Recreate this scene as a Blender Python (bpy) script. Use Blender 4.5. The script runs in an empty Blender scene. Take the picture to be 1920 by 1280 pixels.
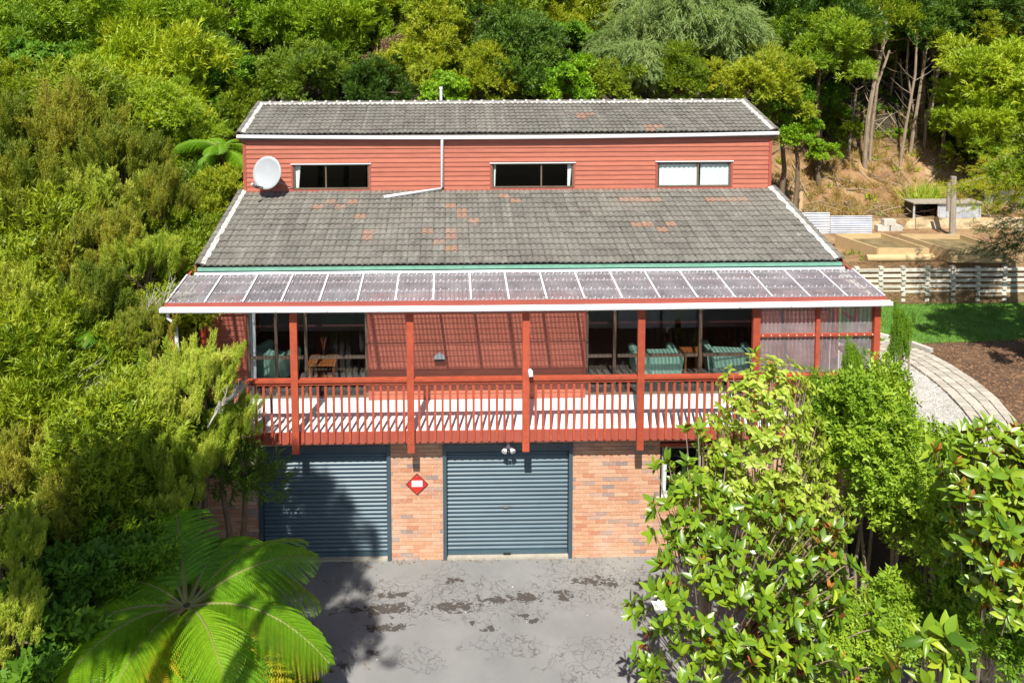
import bpy, math, random
import numpy as np
from mathutils import Vector, Matrix, noise as mnoise

R = math.radians
random.seed(7)
RNG = np.random.default_rng(11)
SC = bpy.context.scene
COL = SC.collection

# ------------------------------------------------------------------ camera
CAMP = dict(x=-1.3884, y=-13.8622, z=9.6564, p=.0776, yaw=.0156, roll=-.0044, ppx=862.46, ppy=188.6, f=1465.66)
_p, _y, _r = CAMP['p'], CAMP['yaw'], CAMP['roll']
FW = Vector((math.sin(_y)*math.cos(_p), math.cos(_y)*math.cos(_p), -math.sin(_p)))
_rt = Vector((math.cos(_y), -math.sin(_y), 0)); _up = _rt.cross(FW)
RT = math.cos(_r)*_rt + math.sin(_r)*_up
UP = -math.sin(_r)*_rt + math.cos(_r)*_up
CP = Vector((CAMP['x'], CAMP['y'], CAMP['z']))
cam = bpy.data.cameras.new('camera'); camo = bpy.data.objects.new('camera', cam); COL.objects.link(camo)
cam.sensor_width = 36; cam.sensor_fit = 'HORIZONTAL'; cam.lens = CAMP['f']/1920*36
cam.shift_x = (960-CAMP['ppx'])/1920; cam.shift_y = (CAMP['ppy']-640)/1920
cam.clip_end = 600; cam.clip_start = .1
camo.matrix_world = Matrix(((RT.x, UP.x, -FW.x, CP.x), (RT.y, UP.y, -FW.y, CP.y), (RT.z, UP.z, -FW.z, CP.z), (0, 0, 0, 1)))
SC.camera = camo

# ------------------------------------------------------------------ light
SUN_EL, SUN_AZ = 54, 11          # behind the camera, a little to the left
D = Vector((math.sin(R(SUN_AZ))*math.cos(R(SUN_EL)), math.cos(R(SUN_AZ))*math.cos(R(SUN_EL)), -math.sin(R(SUN_EL))))
W = bpy.data.worlds.new("World"); SC.world = W; W.use_nodes = True
nt = W.node_tree; nt.nodes.clear()
sky = nt.nodes.new('ShaderNodeTexSky'); sky.sky_type = 'NISHITA'; sky.sun_disc = False
sky.sun_elevation = R(SUN_EL); sky.sun_rotation = R(180+SUN_AZ)
bg = nt.nodes.new('ShaderNodeBackground'); bg.inputs['Strength'].default_value = .075
wo = nt.nodes.new('ShaderNodeOutputWorld')
nt.links.new(sky.outputs[0], bg.inputs[0]); nt.links.new(bg.outputs[0], wo.inputs[0])
sl = bpy.data.lights.new('sun', 'SUN'); sl.energy = 5.0; sl.angle = R(.5); sl.color = (1, .95, .86)
so = bpy.data.objects.new('sun', sl); COL.objects.link(so); so.rotation_euler = D.to_track_quat('-Z', 'Y').to_euler()
so.location = (0, -20, 30)
SC.view_settings.view_transform = 'Standard'; SC.view_settings.look = 'None'
SC.view_settings.exposure = .72; SC.view_settings.gamma = 1
SC.render.engine = 'CYCLES'
SC.cycles.max_bounces = 8; SC.cycles.transparent_max_bounces = 16

# ------------------------------------------------------------------ helpers
def pt(px, py, x=None, y=None, z=None):
    """world point seen at photo pixel (px,py) on the plane x=, y= or z="""
    d = FW*CAMP['f'] + RT*(px-CAMP['ppx']) - UP*(py-CAMP['ppy'])
    t = (y-CP.y)/d.y if y is not None else ((z-CP.z)/d.z if z is not None else (x-CP.x)/d.x)
    return CP + d*t
def PX(px, py, y): return pt(px, py, y=y).x
def PZ(px, py, y): return pt(px, py, y=y).z

def setp(o, label=None, cat=None, group=None, kind=None):
    if label: o['label'] = label
    if cat: o['category'] = cat
    if group: o['group'] = group
    if kind: o['kind'] = kind
    return o
def thing(name, label, cat, loc=(0, 0, 0), group=None, rz=0):
    o = bpy.data.objects.new(name, None); COL.objects.link(o); o.location = loc; o.rotation_euler.z = rz
    o.empty_display_size = .1
    return setp(o, label, cat, group)
def link(name, me, parent=None, loc=(0, 0, 0), rot=(0, 0, 0), scale=(1, 1, 1), mat=None):
    o = bpy.data.objects.new(name, me); COL.objects.link(o)
    o.location = loc; o.rotation_euler = rot; o.scale = scale
    if parent is not None: o.parent = parent
    if mat is not None:
        if len(me.materials) == 0: me.materials.append(mat)
        elif me.materials[0] != mat:
            o.material_slots[0].link = 'OBJECT'; o.material_slots[0].material = mat
    return o

class MB:
    def __init__(s): s.v = []; s.f = []; s.t = []
    def add(s, vs, fs, tone=0.):
        n = len(s.v); s.v += [tuple(v) for v in vs]; s.f += [tuple(i+n for i in f) for f in fs]; s.t += [tone]*len(fs); return s
    def box(s, x0, x1, y0, y1, z0, z1, tone=0.):
        return s.add([(x0,y0,z0),(x1,y0,z0),(x1,y1,z0),(x0,y1,z0),(x0,y0,z1),(x1,y0,z1),(x1,y1,z1),(x0,y1,z1)],
              [(0,3,2,1),(4,5,6,7),(0,1,5,4),(1,2,6,5),(2,3,7,6),(3,0,4,7)], tone)
    def beam(s, a, b, w, h, up=(0, 0, 1), tone=0.):
        a, b = Vector(a), Vector(b); d = (b-a).normalized(); u = Vector(up); sd = d.cross(u)
        if sd.length < 1e-4: sd = d.cross(Vector((0, 1, 0)))
        sd.normalize(); u = sd.cross(d).normalized(); sd *= w/2; u = u*h/2
        vs = [p+q for p in (a, b) for q in (-sd-u, sd-u, sd+u, -sd+u)]
        return s.add(vs, [(3,2,1,0),(4,5,6,7),(0,1,5,4),(1,2,6,5),(2,3,7,6),(3,0,4,7)], tone)
    def tube(s, pts, rad, n=8, cap=True, tone=0.):
        pts = [Vector(p) for p in pts]; rs = rad if isinstance(rad, (list, tuple)) else [rad]*len(pts)
        vs = []; fs = []; ref = Vector((.31, .17, .93)).normalized()
        for i, p in enumerate(pts):
            d = (pts[min(i+1, len(pts)-1)]-pts[max(i-1, 0)]).normalized()
            a = d.cross(ref)
            if a.length < .1: a = d.cross(Vector((1, 0, 0)))
            a.normalize(); b = d.cross(a)
            for k in range(n):
                q = 2*math.pi*k/n; vs.append(p+(a*math.cos(q)+b*math.sin(q))*rs[i])
        for i in range(len(pts)-1):
            for k in range(n):
                fs.append((i*n+k, i*n+(k+1) % n, (i+1)*n+(k+1) % n, (i+1)*n+k))
        if cap: fs.append(tuple(range(n))[::-1]); fs.append(tuple((len(pts)-1)*n+k for k in range(n)))
        return s.add(vs, fs, tone)
    def extr(s, prof, a, b, tone=0., caps=True):
        """profile in (y,z) extruded along x from a to b"""
        n = len(prof); vs = [(a, y, z) for y, z in prof]+[(b, y, z) for y, z in prof]
        fs = [(i, (i+1) % n, (i+1) % n+n, i+n) for i in range(n)]
        if caps: fs += [tuple(range(n))[::-1], tuple(range(n, 2*n))]
        return s.add(vs, fs, tone)
    def mesh(s, name, mat=None, smooth=False):
        me = bpy.data.meshes.new(name); me.from_pydata(s.v, [], s.f)
        if smooth: me.polygons.foreach_set('use_smooth', [True]*len(me.polygons))
        if any(s.t):
            a = me.attributes.new('tone', 'FLOAT', 'FACE'); a.data.foreach_set('value', s.t)
        if mat: me.materials.append(mat)
        me.update(); return me
    def build(s, name, mat, parent=None, loc=(0, 0, 0), smooth=False, kind=None, label=None):
        o = link(name, s.mesh(name, mat, smooth), parent, loc)
        if kind: o['kind'] = kind
        if label: o['label'] = label
        return o

# ------------------------------------------------------------------ materials
def newmat(name):
    m = bpy.data.materials.new(name); m.use_nodes = True; n = m.node_tree; n.nodes.clear()
    out = n.nodes.new('ShaderNodeOutputMaterial'); return m, n, out
def N(n, t, **k):
    x = n.nodes.new(t)
    for a, b in k.items(): setattr(x, a, b)
    return x
def ramp(n, fac, stops):
    r = N(n, 'ShaderNodeValToRGB'); e = r.color_ramp.elements
    while len(e) < len(stops): e.new(.5)
    for el, (p, c) in zip(e, stops): el.position = p; el.color = (*c, 1)
    n.links.new(fac, r.inputs[0]); return r.outputs[0]
def mth(n, op, a, b=None, clamp=False):
    m = N(n, 'ShaderNodeMath', operation=op); m.use_clamp = clamp
    for i, v in enumerate((a, b)):
        if v is None: continue
        if isinstance(v, (int, float)): m.inputs[i].default_value = v
        else: n.links.new(v, m.inputs[i])
    return m.outputs[0]
def mixc(n, fac, a, b, mode='MIX'):
    m = N(n, 'ShaderNodeMix', data_type='RGBA', blend_type=mode)
    for i, v in ((0, fac), (6, a), (7, b)):
        if isinstance(v, (int, float)): m.inputs[i].default_value = v
        elif isinstance(v, tuple): m.inputs[i].default_value = (*v, 1)
        else: n.links.new(v, m.inputs[i])
    return m.outputs[2]
def noisef(n, vec, scale, detail=4, rough=.55, dist=0):
    t = N(n, 'ShaderNodeTexNoise'); t.inputs['Scale'].default_value = scale; t.inputs['Detail'].default_value = detail
    t.inputs['Roughness'].default_value = rough; t.inputs['Distortion'].default_value = dist
    n.links.new(vec, t.inputs['Vector']); return t.outputs['Fac']
def geo_pos(n): return N(n, 'ShaderNodeNewGeometry').outputs['Position']
def tonef(n):
    """0..1, different for each object and for each tagged face"""
    oi = N(n, 'ShaderNodeObjectInfo'); at = N(n, 'ShaderNodeAttribute', attribute_name='tone')
    return mth(n, 'FRACT', mth(n, 'ADD', oi.outputs['Random'], at.outputs['Fac']))
def scalev(n, vec, s):
    m = N(n, 'ShaderNodeMapping'); m.inputs['Scale'].default_value = s; n.links.new(vec, m.inputs[0]); return m.outputs[0]
def finish(m, n, out, col, rough=.6, bump=None, bstr=.3, bdist=.02, metallic=0, spec=.5):
    b = N(n, 'ShaderNodeBsdfPrincipled')
    if isinstance(col, tuple): b.inputs['Base Color'].default_value = (*col, 1)
    else: n.links.new(col, b.inputs['Base Color'])
    if isinstance(rough, (int, float)): b.inputs['Roughness'].default_value = rough
    else: n.links.new(rough, b.inputs['Roughness'])
    b.inputs['Metallic'].default_value = metallic; b.inputs['Specular IOR Level'].default_value = spec
    if bump is not None:
        bp = N(n, 'ShaderNodeBump'); bp.inputs['Strength'].default_value = bstr; bp.inputs['Distance'].default_value = bdist
        n.links.new(bump, bp.inputs['Height']); n.links.new(bp.outputs[0], b.inputs['Normal'])
    n.links.new(b.outputs[0], out.inputs[0]); return m
def pmat(name, c1, c2=None, scale=4, rough=.6, bscale=60, bstr=.15, metallic=0, spec=.5, stretch=(1, 1, 1), toned=None):
    m, n, out = newmat(name); P = scalev(n, geo_pos(n), stretch)
    if c2 is None: c2 = tuple(x*.78 for x in c1)
    f = noisef(n, P, scale, 6, .65)
    f = mth(n, 'MULTIPLY', mth(n, 'SUBTRACT', f, .3), 2.4, True)
    c = mixc(n, f, c1, c2)
    if toned:
        t = ramp(n, tonef(n), [(0, (1-toned,)*3), (1, (1+toned,)*3)]); c = mixc(n, 1., c, t, 'MULTIPLY')
    return finish(m, n, out, c, rough, noisef(n, P, bscale, 4), bstr, .01, metallic, spec)

M = {}
M['red_trim'] = pmat('red_trim_paint', (.44, .082, .034), (.30, .052, .026), 7, .6, 60, .3, toned=.12)
M['red_fascia'] = pmat('red_fascia_paint', (.36, .085, .058), (.29, .07, .05), 2.5, .55, 80, .12)
def board_mat():
    m, n, out = newmat('red_weatherboard_paint'); P = geo_pos(n)
    f = noisef(n, scalev(n, P, (1, 1, 9)), 3, 6, .65)
    c = mixc(n, mth(n, 'MULTIPLY', mth(n, 'SUBTRACT', f, .3), 2.2, True), (.43, .138, .084), (.31, .092, .058))
    c = mixc(n, 1., c, ramp(n, tonef(n), [(0, (.93, .9, .9)), (1, (1.07, 1.08, 1.1))]), 'MULTIPLY')
    st = noisef(n, scalev(n, P, (30, 30, .6)), 1, 3)
    c = mixc(n, mth(n, 'MULTIPLY', mth(n, 'SUBTRACT', st, .62), 1.4, True), c, (.46, .24, .19))
    return finish(m, n, out, c, .55, noisef(n, scalev(n, P, (4, 4, 60)), 4, 5), .15, .01)
M['board'] = board_mat()
M['white'] = pmat('white_paint', (.82, .82, .84), (.70, .70, .74), 1.5, .35, 40, .03)
M['white_old'] = pmat('weathered_white', (.60, .60, .57), (.22, .21, .19), 11, .7, 60, .4)
M['green'] = pmat('faded_green_paint', (.12, .30, .20), (.20, .40, .32), 6, .5, 60, .05)
M['zinc'] = pmat('silver_flashing', (.50, .60, .64), (.42, .50, .54), 3, .4, 30, .06, metallic=.2)
M['frame'] = pmat('bronze_window_frame', (.10, .075, .05), (.16, .12, .085), 6, .45, 60, .05)
M['frame_light'] = pmat('pale_window_frame', (.42, .37, .3), (.3, .26, .2), 6, .5, 60, .05)
M['steel_dark'] = pmat('painted_door_guide', (.055, .09, .115), (.045, .07, .09), 4, .4, 60, .04)
M['slat'] = pmat('blue_grey_roller_slat', (.062, .108, .14), (.048, .085, .112), 2.2, .42, 30, .05, spec=.5, toned=.1)
M['concrete'] = pmat('concrete', (.42, .38, .31), (.30, .27, .22), 8, .85, 60, .4)
M['deck'] = pmat('white_deck_membrane', (.80, .80, .81), (.70, .71, .73), 2, .5, 50, .05)
M['mortar'] = pmat('mortar', (.66, .60, .53), (.48, .42, .36), 12, .9, 90, .3)
M['room'] = pmat('room_wall', (.5, .49, .46), None, 2, .8)
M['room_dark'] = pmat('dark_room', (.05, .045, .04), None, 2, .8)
M['carpet'] = pmat('brown_carpet', (.09, .07, .05), None, 20, .95)
M['curtain'] = pmat('white_curtain', (.86, .87, .88), (.68, .70, .74), 3, .8, 10, .1)
M['sage'] = None
M['wood'] = pmat('orange_wood', (.45, .15, .04), (.3, .09, .025), 4, .4, 60, .1, stretch=(1, 8, 8))
M['black'] = pmat('black_plastic', (.015, .015, .015), None, 5, .4)
M['dish'] = pmat('dish_grey_white', (.38, .40, .42), (.33, .35, .37), 3, .35, 40, .03)
M['metal'] = pmat('grey_metal', (.4, .4, .4), None, 5, .4, metallic=.7)
M['sign_red'] = pmat('sign_red', (.55, .03, .02), (.45, .025, .02), 6, .35)
M['sign_dark'] = pmat('sign_rim', (.16, .015, .012), None, 6, .4)
M['timber'] = pmat('sawn_pine', (.55, .40, .21), (.40, .28, .14), 3, .75, 50, .25, stretch=(1, 6, 6), toned=.1)
M['timber_grey'] = pmat('grey_weathered_timber', (.38, .33, .26), (.22, .19, .15), 3, .85, 40, .4, stretch=(5, 5, 1))
def crib_mat():
    m, n, out = newmat('crib_timber'); P = geo_pos(n)
    f = noisef(n, P, 3, 6, .7)
    c = ramp(n, f, [(.25, (.26, .25, .22)), (.42, (.58, .57, .51)), (.62, (.66, .63, .56))])
    c = mixc(n, 1., c, ramp(n, tonef(n), [(0, (.62, .61, .58)), (1, (1.08, 1.05, 1.0))]), 'MULTIPLY')
    return finish(m, n, out, c, .85, noisef(n, scalev(n, P, (2, 2, 12)), 20, 5), .5, .01)
M['crib'] = crib_mat()
def iron_mat():
    m, n, out = newmat('pale_corrugated_iron'); P = geo_pos(n)
    c = ramp(n, noisef(n, P, 2.5, 6), [(.35, (.42, .46, .55)), (.6, (.60, .64, .70))])
    return finish(m, n, out, c, .4, None, metallic=.35)
M['iron'] = iron_mat()
def sage_mat():
    m, n, out = newmat('sage_stripe_fabric'); P = N(n, 'ShaderNodeTexCoord').outputs['Object']
    w = N(n, 'ShaderNodeTexWave'); w.inputs['Scale'].default_value = 4.5; w.bands_direction = 'X'; n.links.new(P, w.inputs[0])
    c = mixc(n, w.outputs['Fac'], (.22, .42, .33), (.32, .52, .43))
    return finish(m, n, out, c, .8, noisef(n, P, 60), .2)
M['sage'] = sage_mat()

def brick_mat():
    m, n, out = newmat('clay_brick'); P = geo_pos(n)
    t = tonef(n)
    c = ramp(n, t, [(0, (.50, .25, .135)), (.16, (.56, .31, .185)), (.32, (.46, .215, .115)), (.46, (.55, .34, .22)),
                    (.6, (.50, .27, .155)), (.74, (.43, .17, .085)), (.80, (.45, .28, .21)), (.87, (.22, .17, .155)), (.94, (.33, .22, .19)), (.97, (.50, .27, .16))])
    n.nodes[-1]
    f = noisef(n, P, 26, 6, .75)
    c = mixc(n, mth(n, 'ADD', .04, mth(n, 'MULTIPLY', mth(n, 'SUBTRACT', f, .5), 2.4, True), True), c, (.68, .52, .43))
    g = noisef(n, P, 1.1, 3)
    c = mixc(n, mth(n, 'MULTIPLY', mth(n, 'SUBTRACT', g, .56), 1.6, True), c, (.60, .48, .42))
    return finish(m, n, out, c, .85, noisef(n, P, 120, 4), .5, .006)
M['brick'] = brick_mat()

def tile_mat(name, orange=False):
    m, n, out = newmat(name); P = geo_pos(n)
    if orange:
        base = mixc(n, noisef(n, P, 8, 5, .7), (.40, .17, .09), (.24, .14, .095))
        base = mixc(n, mth(n, 'MULTIPLY', mth(n, 'SUBTRACT', noisef(n, P, 13, 5, .7, .5), .43), 5, True), base, (.17, .14, .115))
    else:
        base = ramp(n, tonef(n), [(0, (.105, .10, .086)), (.25, (.15, .143, .122)), (.5, (.122, .108, .094)), (.75, (.165, .156, .132)), (1, (.13, .125, .108))])
    big = noisef(n, P, .8, 5, .6)
    base = mixc(n, mth(n, 'MULTIPLY', mth(n, 'SUBTRACT', big, .46), 2.0, True), base, (.23, .21, .18))
    stk = noisef(n, scalev(n, P, (5, .35, .35)), 1, 5, .7)
    base = mixc(n, mth(n, 'MULTIPLY', mth(n, 'SUBTRACT', stk, .52), 3.5, True), base, (.25, .24, .205))
    # lichen specks
    sp = noisef(n, P, 34, 5, .75)
    c = mixc(n, mth(n, 'MULTIPLY', mth(n, 'SUBTRACT', sp, .52), 4, True), base, (.26, .25, .215))
    dk = noisef(n, P, 18, 5, .8, .6)
    c = mixc(n, mth(n, 'MULTIPLY', mth(n, 'SUBTRACT', dk, .54), 6, True), c, (.055, .05, .045))
    pk = noisef(n, P, 5, 5, .7)
    c = mixc(n, mth(n, 'MULTIPLY', mth(n, 'SUBTRACT', pk, .585), 4, True), c, (.36, .345, .30))
    return finish(m, n, out, c, .9, noisef(n, P, 90, 5, .7), .6, .01)
M['tile'] = tile_mat('lichened_concrete_tile'); M['tile_orange'] = tile_mat('orange_replacement_tile', True)

def schlick(n, f0=.04, k=5):
    lw = N(n, 'ShaderNodeLayerWeight'); lw.inputs[0].default_value = .5
    return mth(n, 'ADD', f0, mth(n, 'MULTIPLY', mth(n, 'POWER', lw.outputs['Facing'], k), .9), True)
def poly_mat(name, diff=.16, tint=(.90, .90, .93)):
    """clear corrugated sheet: mostly see-through, a little milky, glossy"""
    m, n, out = newmat(name); P = geo_pos(n)
    tr = N(n, 'ShaderNodeBsdfTransparent')
    st = noisef(n, scalev(n, P, (24, 2, 2)), 1, 3, .6)
    sx = N(n, 'ShaderNodeSeparateXYZ'); n.links.new(P, sx.inputs[0])
    wv = mth(n, 'ABSOLUTE', mth(n, 'SINE', mth(n, 'MULTIPLY', mth(n, 'ADD', sx.outputs[0], sx.outputs[1] if name.startswith('milky') else 0.0), 41.3)))   # stripes in the see-through tint imitate caustic light streaks from the corrugations
    st = mth(n, 'ADD', mth(n, 'MULTIPLY', st, .6), mth(n, 'MULTIPLY', mth(n, 'POWER', wv, 3), .45))
    n.links.new(ramp(n, st, [(.3, (.30, .29, .31)), (.72, (tint[0]*.9, tint[1]*.88, tint[2]*.9))]), tr.inputs[0])
    df = N(n, 'ShaderNodeBsdfDiffuse'); df.inputs[0].default_value = (.78, .72, .76, 1)
    gl = N(n, 'ShaderNodeBsdfGlossy'); gl.inputs['Roughness'].default_value = .3
    a = N(n, 'ShaderNodeMixShader'); dirt = noisef(n, P, 2.0, 6, .7)
    n.links.new(mth(n, 'MULTIPLY', dirt, diff*2), a.inputs[0]); n.links.new(tr.outputs[0], a.inputs[1]); n.links.new(df.outputs[0], a.inputs[2])
    b = N(n, 'ShaderNodeMixShader'); n.links.new(schlick(n, .05, 5), b.inputs[0]); n.links.new(a.outputs[0], b.inputs[1]); n.links.new(gl.outputs[0], b.inputs[2])
    n.links.new(b.outputs[0], out.inputs[0]); return m
M['poly'] = poly_mat('clear_corrugated_sheet', .22)
M['poly_side'] = poly_mat('milky_corrugated_sheet', .2)
def glass_mat():
    m, n, out = newmat('window_glass')
    tr = N(n, 'ShaderNodeBsdfTransparent'); tr.inputs[0].default_value = (.93, .96, .95, 1)
    gl = N(n, 'ShaderNodeBsdfGlossy'); gl.inputs['Roughness'].default_value = .02
    b = N(n, 'ShaderNodeMixShader'); n.links.new(schlick(n, .03, 5), b.inputs[0]); n.links.new(tr.outputs[0], b.inputs[1]); n.links.new(gl.outputs[0], b.inputs[2])
    n.links.new(b.outputs[0], out.inputs[0]); return m
M['glass'] = glass_mat()

def leaf_mat(name, c, trans=.4, rough=.5, tcol=None, under=None, single=False, spec=.4):
    """c: 3-4 leaf colours the leaves are drawn from"""
    m, n, out = newmat(name)
    oi = N(n, 'ShaderNodeObjectInfo'); at = N(n, 'ShaderNodeAttribute', attribute_name='tone')
    if single: f = oi.outputs['Random']
    else: f = mth(n, 'ADD', mth(n, 'MULTIPLY', at.outputs['Fac'], .62), mth(n, 'MULTIPLY', oi.outputs['Random'], .38))
    col = ramp(n, f, [(i/(len(c)-1), x) for i, x in enumerate(c)])
    if under:
        g = N(n, 'ShaderNodeNewGeometry'); col = mixc(n, g.outputs['Backfacing'], col, under)
    b = N(n, 'ShaderNodeBsdfPrincipled'); n.links.new(col, b.inputs['Base Color'])
    b.inputs['Roughness'].default_value = rough; b.inputs['Specular IOR Level'].default_value = spec
    t = N(n, 'ShaderNodeBsdfTranslucent')
    tc = mixc(n, 1., col, tcol or (1.5, 1.35, .5), 'MULTIPLY'); n.links.new(tc, t.inputs[0])
    x = N(n, 'ShaderNodeMixShader'); x.inputs[0].default_value = trans
    n.links.new(b.outputs[0], x.inputs[1]); n.links.new(t.outputs[0], x.inputs[2]); n.links.new(x.outputs[0], out.inputs[0])
    return m
L = {}
L['manuka'] = leaf_mat('manuka_leaves', [(.07, .13, .012), (.18, .24, .018), (.32, .33, .03), (.48, .38, .06)], .3)
L['manuka_lime'] = leaf_mat('lime_manuka_leaves', [(.14, .26, .016), (.28, .40, .026), (.45, .52, .06), (.56, .56, .14)], .3)
L['kanuka'] = leaf_mat('kanuka_leaves', [(.045, .11, .008), (.15, .24, .01), (.30, .37, .014), (.46, .45, .028)], .3)
L['kanuka_bright'] = leaf_mat('bright_kanuka_leaves', [(.09, .19, .01), (.20, .33, .012), (.34, .44, .016), (.50, .51, .035)], .3)
L['kanuka_dull'] = leaf_mat('dull_kanuka_leaves', [(.07, .10, .022), (.12, .15, .03), (.17, .18, .04), (.22, .18, .07)], .35)
L['broad'] = leaf_mat('glossy_broad_leaves', [(.045, .12, .010), (.085, .19, .012), (.15, .28, .014), (.24, .38, .02)], .25, .6, spec=.25)
L['broad_bright'] = leaf_mat('bright_broad_leaves', [(.09, .22, .01), (.16, .32, .012), (.27, .44, .016), (.38, .50, .03)], .3, .5, spec=.35)
L['weeping'] = leaf_mat('pale_weeping_leaves', [(.13, .21, .06), (.20, .29, .08), (.28, .36, .12), (.34, .40, .17)], .4)
L['brown'] = leaf_mat('dead_brown_leaves', [(.10, .06, .03), (.18, .11, .06), (.26, .17, .10)], .2)
L['fern'] = leaf_mat('fern_frond', [(.08, .22, .008), (.14, .32, .01), (.24, .42, .012), (.34, .46, .014)], .4)
L['fern_yellow'] = leaf_mat('yellow_fern_frond', [(.12, .28, .01), (.24, .38, .014), (.40, .40, .018), (.50, .38, .03), (.34, .20, .04)], .4)
L['small'] = leaf_mat('small_green_leaves', [(.06, .15, .01), (.13, .25, .014), (.23, .37, .024), (.40, .50, .05)], .3, .5, spec=.35)
L['yellowgreen'] = leaf_mat('yellow_green_leaves', [(.18, .30, .025), (.31, .43, .04), (.45, .54, .08), (.54, .53, .20)], .42, .42)
L['yellowgreen1'] = leaf_mat('yellow_green_leaf', [(.18, .30, .025), (.31, .43, .04), (.45, .54, .08), (.54, .53, .20)], .42, .42, single=True)
L['magnolia'] = leaf_mat('magnolia_leaves', [(.055, .13, .01), (.13, .24, .012), (.23, .35, .018), (.36, .45, .03)], .25, .34, under=(.24, .09, .03), spec=.5)
L['magnolia1'] = leaf_mat('magnolia_leaf', [(.055, .13, .01), (.13, .24, .012), (.23, .35, .018), (.36, .45, .03)], .25, .34, under=(.24, .09, .03), single=True, spec=.5)
L['litter'] = leaf_mat('fallen_leaf', [(.16, .09, .04), (.30, .20, .08), (.10, .07, .04)], .1)
L['grass'] = leaf_mat('grass_blades', [(.04, .13, .01), (.08, .20, .012), (.13, .26, .02)], .4)
L['dry'] = leaf_mat('dry_grass', [(.30, .22, .07), (.42, .30, .10), (.25, .26, .06)], .3)
L['conifer'] = leaf_mat('conifer_sprays', [(.10, .22, .01), (.20, .34, .012), (.34, .42, .015), (.50, .33, .03)], .35)
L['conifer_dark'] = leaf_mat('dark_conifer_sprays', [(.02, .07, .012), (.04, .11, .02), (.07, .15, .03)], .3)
M['bark'] = pmat('bark', (.20, .14, .085), (.09, .065, .04), 5, .9, 30, .6, stretch=(3, 3, .7))
M['bark_pale'] = pmat('pale_bark', (.34, .27, .19), (.18, .13, .085), 5, .9, 30, .5, stretch=(3, 3, .7))
M['twig'] = pmat('grey_dead_twig', (.48, .46, .41), (.32, .30, .26), 6, .9)
M['midrib'] = pmat('fern_midrib', (.16, .20, .04), (.20, .14, .05), 8, .7)
M['fernbark'] = pmat('fern_trunk', (.09, .06, .035), (.05, .035, .02), 12, .95, 50, .9)

# ------------------------------------------------------------------ ground
def ss(a, b, t):
    t = min(1, max(0, (t-a)/(b-a))); return t*t*(3-2*t)
def hgt(x, y):
    nz = mnoise.noise(Vector((x*.35, y*.35, 0)))
    nf = mnoise.noise(Vector((x*1.7, y*1.7, 4)))
    hill = 0 if y < 13 else 3.85+(y-13)*.80+nz*.6*ss(13, 16, y)+nf*.16
    # right side
    zr = 2.3*ss(-3.2, -.3, y)
    if y > 7.2: zr = 3.45+.04*nf
    if y > 11.0: zr = 3.45+.31*ss(11.0, 11.15, y)+nf*.06
    if y > 13: zr = hill
    # centre
    zc = 0 if y < 8.4 else 3.85*ss(8.4, 13, y)
    if y > 13: zc = hill
    # left bank
    zl = .55*max(0, -6.9-x)*ss(-8, 0, y+3)+ .28*max(0, y-1)+nf*.12+nz*.3
    zl = min(zl, 9+.2*max(0, y)); zl = max(zl, zc)
    if x > 6.35: return zr if y < 13 else zr
    if x < -6.6: return zl*ss(6.6, 7.6, -x)+zc*(1-ss(6.6, 7.6, -x))
    return zc
xs = sorted(set([round(v, 2) for v in np.arange(-46, 46.1, .5)]+[round(v, 2) for v in np.arange(6.5, 17, .2)]+[6.15, 6.38, 6.45, -6.6, -6.8]))
ys = sorted(set([round(v, 2) for v in np.arange(-16, 74.1, .6)]+[round(v, 2) for v in np.arange(10.8, 18, .2)]+[7.1, 7.22, 7.3]))
def ground():
    vs = [(x, y, hgt(x, y)) for y in ys for x in xs]; nx = len(xs)
    fs = [(j*nx+i, j*nx+i+1, (j+1)*nx+i+1, (j+1)*nx+i) for j in range(len(ys)-1) for i in range(nx-1)]
    b = MB(); b.v = vs; b.f = fs; b.t = [0]*len(fs)
    m, n, out = newmat('hill_soil'); P = geo_pos(n)
    a = noisef(n, P, .9, 6, .65); c = noisef(n, P, 9, 6, .7)
    col = ramp(n, a, [(.3, (.13, .075, .03)), (.46, (.30, .17, .075)), (.58, (.40, .25, .12)), (.72, (.48, .36, .20))])
    col = mixc(n, mth(n, 'MULTIPLY', mth(n, 'SUBTRACT', c, .5), 3, True), col, (.13, .08, .04))
    sp_ = N(n, 'ShaderNodeSeparateXYZ'); n.links.new(P, sp_.inputs[0])   # bare clay only on the cut bank right of the house, leaf mould elsewhere
    e1 = mth(n, 'MULTIPLY', mth(n, 'SUBTRACT', sp_.outputs[0], 6.0), 2, True)
    e1 = mth(n, 'MULTIPLY', e1, mth(n, 'SUBTRACT', sp_.outputs[1], 6.5, True))
    e2 = mth(n, 'MULTIPLY', mth(n, 'SUBTRACT', mth(n, 'ADD', 15.2, mth(n, 'MULTIPLY', a, 1.5)), sp_.outputs[1]), 1.0, True)
    col = mixc(n, mth(n, 'MULTIPLY', e1, e2), mixc(n, c, (.035, .03, .015), (.07, .055, .03)), col)
    finish(m, n, out, col, .95, c, 1., .12)
    o = b.build('hillside_ground', m, smooth=False); o['kind'] = 'structure'; return o
ground()

def sheet(name, pts, z, mat, zf=None):
    b = MB(); b.add([(x, y, z) for x, y in pts], [tuple(range(len(pts)))]); o = b.build(name, mat); o['kind'] = 'structure'; return o
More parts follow.
